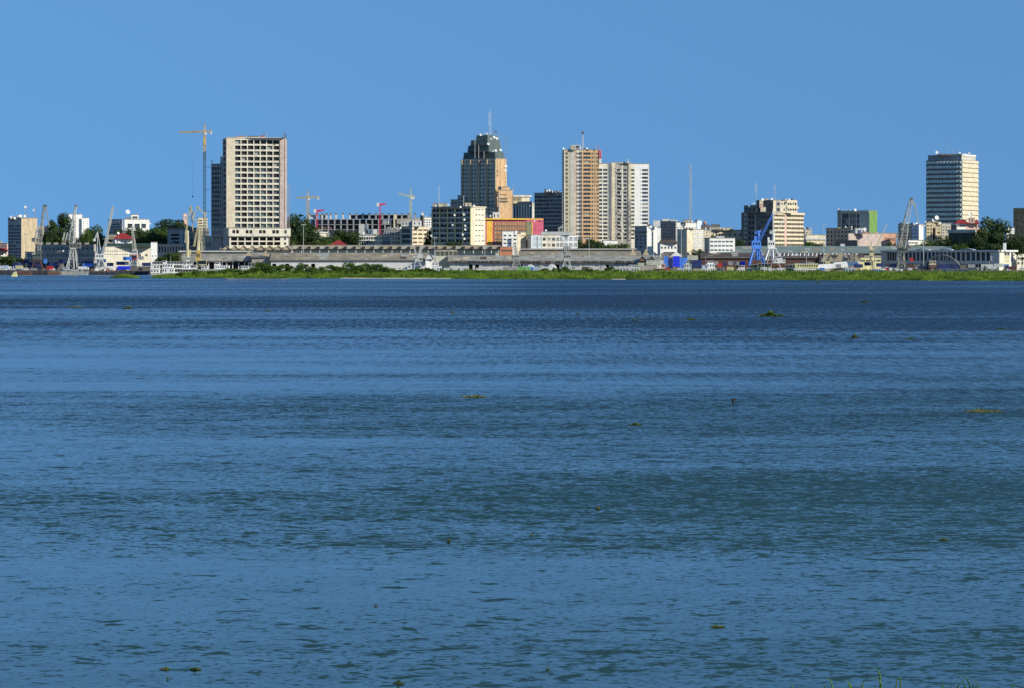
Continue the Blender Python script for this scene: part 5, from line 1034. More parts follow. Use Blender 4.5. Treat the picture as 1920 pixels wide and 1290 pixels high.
m=MB(); Yh=2578; m.box(X(976,Yh),X(1192,Yh),Yh,Yh+6,Z(472,Yh),Z(468.5,Yh),mt('darkgrey')); m.box(X(975,Yh),X(1194,Yh),Yh-1,Yh+7,Z(468.5,Yh),Z(465.8,Yh),mt('steel')); m.build('ridge_vent',e)
gable(e,1187,14,478.5,467,2555,'tan'); gable(e,1211,13,478.5,467.5,2555,'tan')
e=shed('warehouse','two small sheds with brown timber gables at the right end of the ragged eave shed',1192,1232,2478,492,486,16,ROOFG,'greycon',3)
crossroof(e,1205,15,490,481,2474,14,ROOF,'brown'); crossroof(e,1222,11,489,481,2480,14,ROOF,'brown')
b = B('shed','small white gabled shed between the two long central sheds',2488,76,797,798,812,486,wall='offwhite',wallR='white',cat='shed',D=12); crossroof(b.e,805,17,486,475,2487,12,ROOF,'white'); b.done()
b = B('steel_frame','open steel gantry standing above the long central shed',2520,80,816,817,857,470,R=[W(5,1,471,480,.92,.95,d=4,g=lambda r,c:GL[2])],wall='greengrey',wallR='greengrey',cat='structure',D=10); b.done()
e=shed('warehouse','long flat green grey roof running from the white flats to the terminal',1347,1795,2600,474,462,60,ROOFG,'greycon',30)
e=shed('warehouse','dark rusty quay shed with white slanted skylights in its roof',1316,1618,2520,482,475,30,RUSTR,'rust',24,doors=(1,5,9))
m=MB()
for i in range(20):
    px=1462+i*7.6; Y0=2520; P=lambda p,f:(X(p,Y0),Y0-1.2+16.2*f,Z(482,Y0)-.45+(Z(475,2535)-Z(482,Y0)+.45)*f+.42); m.poly([P(px,.25),P(px+2,.25),P(px+5.5,.95),P(px+3.5,.95)],mt('white'))
m.build('skylight_strips',e)
def pedi(px,w_,nm):
    Y=2488; m=MB(); x=X(px,Y); h=m_(w_,Y)/2; z0=Z(491,Y); z1=Z(474.5,Y); pr=[(x-h,z0)]; pr2=[]
    prof=[(1,.0),(1,.30),(.86,.36),(.66,.48),(.50,.64),(.40,.80),(.36,.82),(.35,.92),(.28,1.0),(.10,1.04)]
    L_=[(x-h*a,z0+(z1-z0)*c) for a,c in prof]; R_=[(x+h*a,z0+(z1-z0)*c) for a,c in prof][::-1]; P=L_+R_
    m.poly([(a,Y,c) for a,c in P][::-1],mat('old_brick',(.42,.36,.25),stripe=('Z',1.0,.25))); m.poly([(a,Y+1.2,c) for a,c in P],mt('tan'))
    for i in range(len(P)): a,c=P[i]; a2,c2=P[(i+1)%len(P)]; m.poly([(a,Y,c),(a,Y+1.2,c),(a2,Y+1.2,c2),(a2,Y,c2)],mt('tan'))
    return m
e=shed('pedimented_shed','old shed with three curved brick pediments above white canopies, right of the floodlight pole',1541,1612,2490,488,478,30,RUSTR,'tan',6)
for px in (1552,1576.5,1601): pedi(px,25,'').build('curved_pediment',e)
m=MB(); m.box(X(1547,2487),X(1556,2487),2485,2487.8,Z(494,2487),Z(490,2487),mt('yellowgr')); m.box(X(1572,2487),X(1581,2487),2485,2487.8,Z(494,2487),Z(490,2487),mt('brown')); m.build('door_panel',e)
m=MB(); Yh=2470
for i,(p0,p1,y0,y1) in enumerate(((1533,1565,494,505),(1562,1590,490,503),(1585,1612,490,500))):
    m.hexa([(X(p0,Yh),Yh,Z(y1,Yh)),(X(p1,Yh),Yh,Z(y1-2,Yh)),(X(p1,Yh),Yh+10,Z(y1-2,Yh)),(X(p0,Yh),Yh+10,Z(y1,Yh))],[(X(p0+2,Yh),Yh+1,Z(y0+2,Yh)),(X(p1,Yh),Yh+1,Z(y0,Yh)),(X(p1,Yh),Yh+9,Z(y0,Yh)),(X(p0+2,Yh),Yh+9,Z(y0+2,Yh))],mt('white'))
tag(m.build('tarpaulin',loc=(X(1570,Yh),Yh,LAND)),'bright white tarpaulins spread in front of the curved pediments','tarpaulin')
b = B('shed','yellow green fronted shed behind the thin cream crane',2510,76,1612,1613,1652,484,R=[W(4,1,486,492,.8,.6,g=lambda r,c:GL[2])],wall='yellowgr',wallR='yellowgr',cat='shed'); b.done()
# terminal
b = B('port_terminal','long port terminal with tall pale columns, dark glazing and a white lit end, at right',2500,33,1652,1874,1905,471,
  L=[S(0,.05,'terminalwall'),W(4,1,473,489,.8,.98,f0=.05,f1=.14,d=1.2,m='terminalwall',g=lambda r,c:GL[0]),W(14,1,473,489,.84,.98,f0=.14,f1=.60,d=1.2,m='terminalwall',g=lambda r,c:GL[1],fins=(15,.8,.9),fm='offwhite'),W(8,1,473,489,.8,.98,f0=.6,f1=.93,d=1.2,m='terminalwall',g=lambda r,c:GL[0],fins=(9,.9,.9),fm='offwhite'),S(.93,1,'lightsteel')],
  R=[S(0,.28,'creamlt'),W(2,3,473,496,.82,.85,f0=.28,f1=.62,m='creamlt',g=lambda r,c:GL[0] if r==0 else mt('yellowgr')),W(1,1,473,496,.6,.9,f0=.65,f1=.85,g=lambda r,c:GL[2]),S(.85,1,'creamlt')],wall='terminalwall',wallR='white',cat='terminal',D=30,zb=Z(493,2500))
b.extra(1652,1874,468.8,472,'lightsteel',1.6,1.8); b.extra(1874,1906,468.8,472,'offwhite',1.6,1.8,'R'); b.roofbox(1881,1887,456,'white','chimney',4,2); 
O,u=b.A,-b.dl; n=Vector((u.y,-u.x,0))
def onface(px): k=(px-960)/F; t=(k*O.y-O.x)/(u.x-k*u.y); return O+u*t
for p0,p1 in ((1720,1744),(1762,1786),(1803,1827)):
    m=MB(); 
    for i in range(8):
        f0,f1=i/8,(i+1)/8; A=onface(p0+(p1-p0)*f0); B2=onface(p0+(p1-p0)*f1); h0,h1=math.sin(math.pi*f0)*1.0,math.sin(math.pi*f1)*1.0; z=Z(469.5,2500)+.3
        A1=A+n*2.5; B1=B2+n*2.5; A3=A-n*3; B3=B2-n*3
        m.hexa([(A1.x,A1.y,z+h0),(B1.x,B1.y,z+h1),(B3.x,B3.y,z+h1),(A3.x,A3.y,z+h0)],[(A1.x,A1.y,z+h0+.4),(B1.x,B1.y,z+h1+.4),(B3.x,B3.y,z+h1+.4),(A3.x,A3.y,z+h0+.4)],mt('paleblue'))
    m.build('shell_canopy',b.e)
m=MB(); pr=None
for i in range(25):
    f=i/24; px=1731+77*f; P=onface(px)+n*3; z=Z(506,P.y)+(Z(477,P.y)-Z(506,P.y))*(1-(2*f-1)**2)**.8; w_=.9+1.6*abs(2*f-1)**2
    cur=[P+Vector((0,0,z))+n*.8, P+Vector((0,0,z))-n*.8, P+Vector((0,0,z-w_))-n*.8, P+Vector((0,0,z-w_))+n*.8]
    if pr:
        for j in range(4): m.poly([pr[j],cur[j],cur[(j+1)%4],pr[(j+1)%4]],mt('concrete'))
    pr=cur
m.build('concrete_arch',b.e)
m=MB()
for i in range(13):
    px=1742+i*4.7; P=onface(px)+n*2.4; f=(px-1731)/77; z=Z(506,P.y)+(Z(478,P.y)-Z(506,P.y))*(1-(2*f-1)**2)**.8
    m.bar((P.x,P.y,Z(497,P.y)),(P.x,P.y,z),.28,mt('offwhite'))
m.build('arch_bars',b.e)
b2 = B('ground_floor','',2500.3,33,1652.3,1873.7,1904,493,L=[W(34,1,495,504,.7,.85,f0=.05,f1=.93,d=1,g=lambda r,c:random.choice([OPEN,GL[1],GL[2],OPEN]))],R=[S(0,.28,'creamlt'),W(2,1,495,503,.8,.9,f0=.28,f1=.62,m='creamlt')],wall='lightsteel',wallR='creamlt',root=b.e,part='ground_floor',parapet=0); b2.done()
b.extra(1672,1856,490,494,'lightsteel',.9,.9)
b.done()
b = B('low_building','low pale wing at the right end of the terminal behind the palms',2520,74,1905,1906,1935,477,R=[W(4,2,480,498,.5,.5)],wall='creamlt',wallR='creamlt'); b.done()
# ================================================================ CRANES AND MASTS
def tower_crane(label, px, ytop, ybot, yjib, pj0, pj1, Y, m='craneyellow', w_=1.9, ycab=None, hook=None, split=None, lowm='greengrey', tilt=0):
    e=empty('tower_crane',(X(px,Y),Y,LAND),label,'tower crane','tower cranes'); x=X(px,Y); zj=Z(yjib,Y); K=mt(m)
    ys=split if split else ybot
    b=MB(); n=max(4,int((ybot-ys)/5)); 
    if ys<ybot: b.truss((x,Y,Z(ybot,Y)),(x,Y,Z(ys,Y)),w_,w_,n,.22,mt(lowm)); b.build('lower_mast',e); b=MB()
    b.truss((x,Y,Z(ys,Y)),(x,Y,zj-1.5),w_,w_,max(3,int((ys-yjib)/5)),.26,K); b.build('mast',e)
    b=MB(); b.truss((x,Y,zj-1),(x,Y,Z(ytop,Y)),w_*.8,.4,3,.15,K); b.build('apex_tower',e)
    s=1 if pj1>pj0 else -1
    b=MB(); j0=Vector((x,Y,zj)); j1=Vector((X(pj0,Y),Y,zj+tilt)); b.truss(j0,j1,1.3,.8,max(5,int(abs(px-pj0)/3)),.24,K); b.build('jib',e)
    b=MB(); c1=Vector((X(pj1,Y),Y,zj+.2)); b.truss(j0,c1,1.3,1.3,3,.26,K); b.build('counter_jib',e)
    b=MB(); d=m_(2.6,Y)*(1 if pj1>px else -1); xa,xb=sorted((c1.x-d,c1.x)); b.box(xa,xb,Y-.7,Y+.7,zj-2.6,zj+.9,mt('offwhite')); b.build('counterweight',e)
    b=MB(); b.box(x+.2,x+1.9,Y-1.6,Y-.2,zj-3,zj-.8,mt('white')); b.build('cab',e)
    b=MB(); top=Vector((x,Y,Z(ytop,Y))); b.bar(top,j0.lerp(j1,.6)+Vector((0,0,.5)),.07,mt('darkgrey')); b.bar(top,c1+Vector((0,0,.5)),.09,mt('darkgrey')); b.build('tie_rods',e)
    if hook:
        b=MB(); hx=X(hook[0],Y); b.box(hx-.8,hx+.8,Y-.6,Y+.6,zj-1.2,zj-.4,mt('darkgrey')); b.bar((hx,Y,zj-1),(hx,Y,Z(hook[1],Y)),.045,mt('darkgrey')); b.box(hx-.5,hx+.5,Y-.4,Y+.4,Z(hook[1],Y)-1.6,Z(hook[1],Y),mt('darkgrey')); b.build('hook_block',e)
    return e
e=tower_crane('tallest tower crane tied to the dark annex left of the unfinished tower',383.5,232,470,246.5,335,397,2620,split=299,hook=(361,367),tilt=-.6)
for y,p1 in ((313,404),(355,402),(397,400)):
    b=MB(); Y=2620; b.bar((X(383,Y),Y,Z(y,Y)),(X(p1,Y),Y+24,Z(y,Y)),.18,mt('darkgrey')); b.build('wall_tie',e)
b=MB(); b.box(X(381.5,2620),X(385.5,2620),2618.6,2620.6,Z(272,2620),Z(258,2620),mt('craneyellow')); b.build('climbing_frame',e)
tower_crane('yellow tower crane standing right of the unfinished tower',577,358,462,370,556,598,2850,ycab=1,tilt=-.5)
tower_crane('yellow tower crane with a short raised jib left of the stepped tower',770,354,440,368.5,747,777,2900,'yellowgr',tilt=3.2)
def red_boom(label,px0,py0,px1,py1,ybase,Y):
    e=empty('mobile_crane',(X(px0,Y),Y,LAND),label,'mobile crane'); b=MB(); p=Pt(px0,py0,Y); q=Pt(px1,py1,Y)
    d=(q-p).normalized(); up=Vector((-d.z,0,d.x)); b.hexa([p-up*1.2+Vector((0,-.7,0)),q-up*.5+Vector((0,-.4,0)),q-up*.5+Vector((0,.4,0)),p-up*1.2+Vector((0,.7,0))],[p+up*1.2+Vector((0,-.7,0)),q+up*.6+Vector((0,-.4,0)),q+up*.6+Vector((0,.4,0)),p+up*1.2+Vector((0,.7,0))],mt('pinkred')); b.build('boom',e)
    b=MB(); b.box(p.x-2.2,p.x+.2,Y-.9,Y+.9,p.z-1.6,p.z+2,mt('white')); b.build('counterweight',e)
    b=MB(); b.truss((p.x+.9,Y,Z(ybase,Y)),(p.x+.9,Y,p.z-1),1.5,1.5,8,.22,mt('pinkred')); b.build('mast',e)
red_boom('small red crane boom on the frame building roof, nearer the unfinished tower',592.5,396,608,393.5,470,2990)
red_boom('small red crane on a red mast above the middle of the concrete frame building',710.5,384,724.5,382,470,2990)

def gantry_crane(label, Y, legs, house, cols=(), trusses=(), weights=(), ties=(), m='lightsteel', hm=None, lm=None, lw=.35, cab=None, name='harbour_crane', zb=LAND):
    pl,pr,yt,yb = legs; e=empty(name,(X((pl+pr)/2,Y),Y,zb),label,'harbour crane','harbour cranes along the quay')
    K=mt(m); H_=mt(hm or m); Lm=mt(lm or m); pc=(house[0]+house[1])/2
    for px,dy in ((pl,-4),(pr,-4),(pl,4),(pr,4)):
        b=MB(); tx=X(pc+(px-pc)*.35,Y); b.bar((X(px,Y),Y+dy,zb if yb is None else Z(yb,Y)),(tx,Y+dy*.4,Z(yt,Y)),lw,Lm,lw*.8); b.build('leg',e)
    b=MB(); b.box(X(pc+(pl-pc)*.5,Y),X(pc+(pr-pc)*.5,Y),Y-2.4,Y+2.4,Z(yt,Y)-.5,Z(yt,Y)+.5,Lm)
    for dy in (-4,4):
        zz_=(zb+Z(yt,Y))/2; b.bar((X(pc+(pl-pc)*.7,Y),Y+dy*.7,zz_),(X(pc+(pr-pc)*.7,Y),Y+dy*.7,zz_),.2,Lm)
        b.bar((X(pl,Y),Y+dy,zb+.4),(X(pc,Y),Y+dy*.5,Z(yt,Y)),.14,Lm); b.bar((X(pr,Y),Y+dy,zb+.4),(X(pc,Y),Y+dy*.5,Z(yt,Y)),.14,Lm)
    b.build('portal',e)
    b=MB(); x0,x1=X(house[0],Y),X(house[1],Y); z0,z1=Z(house[3],Y),Z(house[2],Y); b.hexa([(x0,Y-1.8,z0),(x1,Y-1.8,z0),(x1,Y+1.8,z0),(x0,Y+1.8,z0)],[(x0+.3,Y-1.7,z1),(x1-.3,Y-1.7,z1),(x1-.3,Y+1.7,z1),(x0+.3,Y+1.7,z1)],H_)
    b.bar(((x0+x1)/2,Y,Z(yt,Y)-.2),((x0+x1)/2,Y,z0+.1),1.1,H_,1.3,10); o=b.build('machinery_house',e)
    b=MB(); 
    for i in range(3): a=x0+(x1-x0)*(.15+.28*i); b.box(a,a+(x1-x0)*.15,Y-1.86,Y-1.81,z0+(z1-z0)*.45,z0+(z1-z0)*.75,GL[0])
    sub('window',b,o,e)
    for p,q,r0,r1 in cols: 
        b=MB(); P,Q=Pt(*p,Y),Pt(*q,Y); b.bar(P,Q,r0,K,r1,6); b.build('column',e)
    for p,q,w0,w1 in trusses:
        P,Q=Pt(*p,Y-.5),Pt(*q,Y-.5); b=MB(); L_=(P-Q).length; b.truss(P,Q,w0,w1,max(3,int(L_/max(w0,1.3))),.20,K); b.build('boom',e)
    for p0,p1,y0,y1 in weights: b=MB(); b.box(X(p0,Y),X(p1,Y),Y-1.2,Y+1.2,Z(y1,Y),Z(y0,Y),H_); b.build('counterweight',e)
    if ties:
        b=MB()
        for p,q in ties: b.bar(Pt(*p,Y),Pt(*q,Y),.07,mt('steel'))
        b.build('stay_cables',e)
    if cab: b=MB(); p0,p1,y0,y1,cm=cab; b.box(X(p0,Y),X(p1,Y),Y-3.2,Y-1.5,Z(y1,Y),Z(y0,Y),mt(cm)); b.box(X(p0,Y)+.2,X(p1,Y)-.2,Y-3.26,Y-3.21,Z(y1,Y)+.8,Z(y0,Y)-.3,GL[0]); b.build('cab',e)
    return e
gantry_crane('dark rusty harbour crane with a tall grey lattice boom, farthest left',2462,(59,82,487,506),(62,78,472,487),cols=[((66,472),(69,446),.45,.35),((72,470),(70,446),.4,.35)],
  trusses=[((73,470),(78,430),2.6,2.2),((77,432),(84,386),2.4,1.4),((76,430),(82,386),1.0,.8),((92,424),(86,386),.6,.5),((64,455),(68,430),1.2,.8)],weights=[(60,66,446,453),(81,88,384,387.5)],ties=[((68,430),(83,385)),((94,426),(86,386)),((62,452),(70,462)),((70,440),(95,424))],m='greycon',hm='cranedark',lm='rust',cab=(61,66,472,477,'offwhite'))
gantry_crane('grey harbour crane on a broad lattice base, in front of the white tower',2462,(124,145,466,506),(130,152,457,466),cols=[((135,457),(139,420),.4,.3)],
  trusses=[((134,456),(139,415),3.8,2.6),((138,416),(142.5,386),2.4,1.2),((128,450),(141,388),1.3,.8),((140,455),(138,408),1.2,.8),((118,452),(121,436),.9,.7),((123,452),(127,436),.9,.7),((134,505),(134,468),4.6,2.8)],weights=[(117,126,450,453.5),(140,145,384,388)],ties=[((121,436),(137,408)),((150,457),(143,387)),((127,436),(142,388)),((146,400),(152,440))],m='lightsteel',hm='darkgrey')
gantry_crane('pale blue luffing crane with two slim booms, left of the white depot',2462,(184,200,487,506),(179,196,476,486),cols=[((182,478),(183,434),.3,.25),((190,480),(183,434),.3,.25)],
  trusses=[((192,476),(207,418),1.3,.9),((207,418),(213,386),.9,.5),((177,450),(183,436),1.1,.8),((193,478),(204,440),.9,.6),((200,440),(211,386),.7,.4)],weights=[(175,179,448,452.5)],ties=[((183,434),(207,418)),((213,386),(224,415)),((207,418),(224,415)),((224,415),(229,430))],m='lightsteel',hm='offwhite')
gantry_crane('slim grey crane with a red cab in front of the white depot',2458,(241,266,487,500),(248,258,468,478),cols=[],
  trusses=[((251,468),(248,428),1.9,1.2),((255,470),(251,440),1.0,.7)],weights=[(247,251,424,429)],ties=[((248,428),(258,448)),((248,428),(243,455))],m='greengrey',hm='lightsteel',lm='offwhite',cab=(247.5,257.5,479,486.5,'red'))
gantry_crane('left one of the twin yellowish cranes, with a pale blue grey column',2458,(347,358,490,506),(348,357,482,490),cols=[((352,484),(351,432),1.5,1.2),((357,480),(356,468),.7,.7)],
  trusses=[((348,440),(357,386),1.0,.8),((357,386),(366,458),1.3,.9),((357,386),(364,405),.7,.5),((347,455),(350,425),.6,.5),((366,458),(358,463),1.0,.8)],weights=[(346,352,405,412)],ties=[((350,425),(357,386)),((349,440),(347,470))],m='cranecream',hm='lightsteel')
gantry_crane('right one of the twin yellowish cranes, with a square yellow cab at its foot',2456,(366,382,492,506),(368,376,470,492),cols=[((371,472),(374,430),1.5,1.1)],
  trusses=[((364,462),(372,420),1.2,.9),((372,420),(360,405),.6,.4),((361,408),(371,389),.6,.5),((371,389),(383,400),.8,.6),((383,400),(387,432),.7,.5),((375,448),(386,398),1.0,.7),((376,448),(380,470),.5,.4)],weights=[(369,373,387,390)],ties=[((371,389),(375,430)),((378,450),(380,490))],m='cranecream',hm='craneyellow',cab=(373,388,488,497,'cranecream'))
gantry_crane('small blue grey twin jib crane left of the small white gabled shed',2462,(776,794,489,506),(775,784,477,483),cols=[((779,478),(777,462),.3,.25)],trusses=[((780,478),(776,460),1.1,.7),((788,478),(792,460),1.1,.7),((784,488),(788,466),1.3,.9),((776,492),(793,488),1.2,1.2)],weights=[(784,793,477,483.5)],ties=[((777,462),(786,476))],m='lightsteel')
gantry_crane('dark blue grey truss crane in front of the long central shed, near its middle',2462,(958,978,485,506),(961,975,478,485),cols=[],trusses=[((967,478),(964,456),2.2,1.4),((970,484),(966,460),1.6,1.0),((967,504),(967,486),2.8,2.2)],weights=[(959,964,478,484)],ties=[((964,456),(977,476)),((964,456),(958,474))],m='steel')
gantry_crane('tall thin grey crane in front of the white building below the orange slab tower',2462,(1052,1072,487,506),(1056,1071,477,487),cols=[((1058,478),(1056,462),.4,.3)],trusses=[((1062,476),(1047,428),1.4,.9),((1047,428),(1054,425),.8,.6),((1064,478),(1063,458),2.6,1.6)],weights=[(1057,1070,462,468)],ties=[((1050,427),(1062,462)),((1050,427),(1070,470))],m='lightsteel',hm='steel')
BLUEC=gantry_crane('bright blue harbour crane with a boom raised to the right',2462,(1404,1434,466,497),(1409,1427,451.5,465),cols=[((1422,453),(1422,434),1.5,1.2),((1420,466),(1421,488),1.7,1.5)],
  trusses=[((1425,449),(1449,401),1.9,1.2)],weights=[(1415,1420,433.5,438),(1417,1427,432.5,436),(1414,1419,443,452)],ties=[((1424,434),(1449,401)),((1422,434),(1436,425))],m='blue',lw=.75)
b=MB(); Y=2461; b.bar(Pt(1448.5,400,Y),Pt(1450,391,Y),.5,mt('offwhite'),.25,6); o=b.build('boom_tip',BLUEC)
gantry_crane('white harbour crane with a vertical boom standing right of the blue crane',2472,(1434,1466,466,488),(1439,1453,451,466),cols=[((1450,453),(1450,434),1.5,1.1),((1449,466),(1449,486),1.9,1.6)],
  trusses=[((1450,434),(1449.5,396),.8,.6),((1458,432),(1474,405),.5,.3)],weights=[(1443,1448,434,438),(1443,1454,432.5,435.5),(1439,1443,445,452)],ties=[((1452,440),(1474,405))],m='white',lw=.75)
gantry_crane('thin cream crane with two slanting rods, in front of the pink wall',2462,(1634,1641,488,506),(1630,1638,466,480),cols=[((1635,468),(1634,452),.5,.3),((1637,506),(1637,480),.6,.9)],
  trusses=[((1640,468),(1663,420),.6,.35)],weights=[(1629,1634,461,467)],ties=[((1634,452),(1663,420)),((1636,488),(1643,494)),((1652,440),(1640,480))],m='cranecream')
gantry_crane('tall dark green lattice crane left of the terminal, pointing up at the sky',2462,(1679,1700,474,506),(1682,1702,462,474),cols=[((1690,464),(1693,430),.4,.4)],
  trusses=[((1691,465),(1698,430),5.5,4.2),((1697,432),(1708,376),4.0,2.0),((1690,432),(1706,375),1.0,.8),((1709,374),(1717,388),1.8,1.0),((1715,384),(1723,418),.8,.5),((1683,464),(1682,436),2.2,1.4),((1690,505),(1689,475),6,4.5)],weights=[(1680,1686,437,445),(1706,1711,371,376)],ties=[((1717,388),(1723,415)),((1716,388),(1712,415)),((1684,440),(1708,376))],m='greengrey',hm='cranedark',lm='cranedark')
def light_mast(label, px, ytop, ybot, Y, r=.16, heads=4):
    e=empty('floodlight_mast',(X(px,Y),Y,LAND),label,'floodlight mast','tall floodlight masts'); b=MB(); x=X(px,Y); zt=Z(ytop,Y); b.bar((x,Y,LAND),(x,Y,zt),r*1.5,mt('lightsteel'),r,7); b.build('pole',e)
    b=MB(); b.bar((x-1.6,Y,zt),(x+1.6,Y,zt),.12,mt('steel')); 
    for i in range(heads): a=x-1.5+3*i/(heads-1); b.box(a-.35,a+.35,Y-.5,Y+.1,zt,zt+.8,mt('offwhite' if i%2 else 'steel'))
    b.build('lamp_head',e)
for a in (('floodlight mast in front of the dark trees right of the unfinished tower',569,422,487,2520),('floodlight mast with a cluster of lamps left of the cream flats with glass balconies',1277.5,423,505,2500),('floodlight mast left of the curved pediment shed',1544.5,421,505,2480),('floodlight mast standing among the trees below the white slab tower',1104.5,449,489,2500),
  ('thin mast on the quay behind the striped building',1105.5-196.5,451,480,2520),('thin mast right of the white depot annex of the grid flats',815,446,480,2520),('floodlight mast left of the zigzag tower',1731.5,424,505,2490),('grey mast beside the podium of the unfinished tower',474,440,462,2570),('thin mast left of the low white flats',1329.5,434,474,2560),('white mast rising from the boats left of the curved pediments',1512,468,490,2440),('pale mast by the cream office block at far left',49,440,482,2490)): light_mast(*a)
def lattice_mast(label, px, ytop, Y, w0=3, w1=1, m='lightsteel', r=.13):
    e=empty('radio_mast',(X(px,Y),Y,LAND),label,'radio mast'); b=MB(); x=X(px,Y); b.truss((x,Y,LAND),(x,Y,Z(ytop+6,Y)),w0,w1,26,r,mt(m)); b.build('lattice',e)
    b=MB(); b.bar((x,Y,Z(ytop+6,Y)),(x,Y,Z(ytop,Y)),r,mt(m)); b.box(x-1.1,x-.5,Y,Y+.3,Z(ytop+20,Y),Z(ytop+15,Y),mt('offwhite')); b.box(x+.5,x+1.1,Y,Y+.3,Z(ytop+38,Y),Z(ytop+33,Y),mt('offwhite')); b.build('antenna',e)
lattice_mast('tall thin lattice radio mast right of the slab towers',1294.5,304,2780,3.4,1.6,r=.15)
lattice_mast('faint thin lattice mast right of the stepped tower',962.5,338,3300,1.6,.6,r=.06)

# ================================================================ BOATS, BARGES, CONTAINERS, VEHICLES
def hull(b, x0, x1, Y, beam, zt, m, rake=.06, zb=-.6):
    L_=x1-x0; r=L_*rake
    for (za,zz_,ra,rb) in ((zb,zt*.5,r*1.6,r*.8),(zt*.5,zt,r*.8,0)):
        def ring(z,q): return [(x0+q,Y-beam/2,z),(x1-q,Y-beam/2,z),(x1-q*.3,Y,z),(x1-q,Y+beam/2,z),(x0+q,Y+beam/2,z),(x0+q*.3,Y,z)]
        A,B_=ring(za,ra),ring(zz_,rb)
        for i in range(6): b.poly([A[i],A[(i+1)%6],B_[(i+1)%6],B_[i]],m)
    b.poly(ring(zt,0),mt('brown'))
def riverboat(label, p0, p1, Y, tiers, hc='offwhite', sc='white', name='riverboat', wheel=None, ztop=None, mast=None, hz=1.6, roof='white'):
    """tiers: list of (p0,p1,height m, style) stacked from the deck; style o open deck, w windowed cabin"""
    e=empty(name,(X(p0,Y),Y,0),label,'boat','boats moored behind the sandbank'); b=MB(); beam=7; hull(b,X(p0,Y),X(p1,Y),Y,beam,hz,mt(hc)); 
    b.box(X(p0,Y)+1,X(p1,Y)-1,Y-beam/2-.06,Y-beam/2-.01,hz-.35,hz-.05,mt('darkgrey')); b.build('hull',e); z=hz
    for (q0,q1,h,st) in tiers:
        h*=1.28
        x0,x1=X(q0,Y),X(q1,Y); b=MB(); K=mt(sc); g=MB()
        if st=='o':
            b.box(x0,x1,Y-beam/2+.2,Y+beam/2-.2,z+h-.18,z+h,K); n=max(2,int((x1-x0)/2.4))
            for i in range(n+1):
                x=x0+.15+(x1-x0-.3)*i/n
                for yy in (Y-beam/2+.4,Y+beam/2-.4): b.box(x-.09,x+.09,yy-.09,yy+.09,z,z+h-.18,K)
            b.box(x0,x1,Y-beam/2+.3,Y-beam/2+.4,z+.1,z+.9,K)
            b.box(x0+1,x1-1,Y-beam/2+2.2,Y+beam/2-2.2,z,z+h-.2,mt(random.choice(['bluegrey','greycon','darkgrey'])))
            b.build('open_deck',e)
        else:
            b.box(x0,x1,Y-beam/2+.5,Y+beam/2-.5,z,z+h-.15,K if st=='w' else mt(st)); b.box(x0-.3,x1+.3,Y-beam/2+.2,Y+beam/2-.2,z+h-.15,z+h,mt(roof)); o=b.build('cabin',e)
            n=max(1,int((x1-x0)/1.9))
            for i in range(n):
                if random.random()<.12: continue
                a=x0+(x1-x0)*(i+.25)/n; w_=(x1-x0)/n*.5; g.box(a,a+w_,Y-beam/2+.44,Y-beam/2+.49,z+h*.35,z+h*.72,GL[0])
            sub('window',g,o,e)
        z+=h
    if wheel:
        x0,x1=X(wheel[0],Y),X(wheel[1],Y); b=MB(); b.box(x0,x1,Y-1.6,Y+1.6,z,z+2.2,mt(sc)); b.box(x0-.4,x1+.4,Y-2,Y+2,z+2.2,z+2.4,mt(roof)); b.box(x0+.2,x1-.2,Y-1.66,Y-1.61,z+1.0,z+1.8,GL[0]); b.build('wheelhouse',e)
    if mast: b=MB(); x=X(mast[0],Y); b.bar((x,Y,z),(x,Y,Z(mast[1],Y)),.13,mt('lightsteel'),.07); b.bar((x-.8,Y,Z(mast[1]+3,Y)),(x+.8,Y,Z(mast[1]+3,Y)),.06,mt('steel')); b.build('mast',e)
    return e
R=riverboat
R('white multi deck riverboat at the left end of the white fleet',282,316,2390,[(283,299,2.5,'w'),(283,300,2.6,'w'),(284,312,2.4,'o')],'lightsteel',mast=(288,482))
R('white riverboat with four square dark windows, second from the left of the white fleet',304,328,2372,[(305,327,3.2,'w'),(305,325,3.0,'w')],'offwhite',wheel=(306,312))
R('long white riverboat with rows of posts behind the square windowed one',312,374,2400,[(316,372,2.6,'o'),(314,370,2.6,'o'),(314,362,2.2,'o')],'lightsteel',mast=(320,478))
R('white riverboat with arched dark openings below the yellow cab of the twin cranes',340,374,2378,[(342,373,2.6,'o'),(342,356,2.2,'w')],'white',wheel=(345,350))
R('pale blue boat right of the twin yellow cranes',372,408,2376,[(374,400,2.6,'w'),(378,390,2.2,'w')],'paleblue','lightsteel')
R('white passenger boat with a two tier cabin, third cluster of the white fleet',396,440,2384,[(402,438,2.6,'o'),(404,430,2.4,'w')],'white',wheel=(404,412),mast=(417,480))
R('low white launch in front of the two tier passenger boat',400,424,2366,[(404,420,1.8,'w')],'white','lightsteel')
R('pale blue and white boat left of the round sandbank bush',440,468,2380,[(442,466,2.6,'w'),(452,466,2.2,'w')],'paleblue','lightsteel')
R('white topped pushboat with a flat canopy just left of the round sandbank bush',464,500,2392,[(466,496,3.2,'w'),(466,495,3.4,'o')],'paleblue','lightsteel',roof='offwhite')
R('small white boat behind the bushes left of the centre',508,526,2400,[(512,516,2.6,'w')],'white')
R('white and blue boat behind the bushes, left of the small twin jib crane',752,790,2410,[(758,786,2.4,'w'),(764,772,3,'w')],'white')
R('white boat with a red stripe cabin left of the small white gabled shed',808,836,2420,[(810,828,4.5,'w'),(810,822,2.4,'w')],'offwhite')
R('long pale blue covered barge in front of the ragged eave shed, left part',848,884,2425,[(858,879,3.6,'w')],'lightsteel','lightsteel')
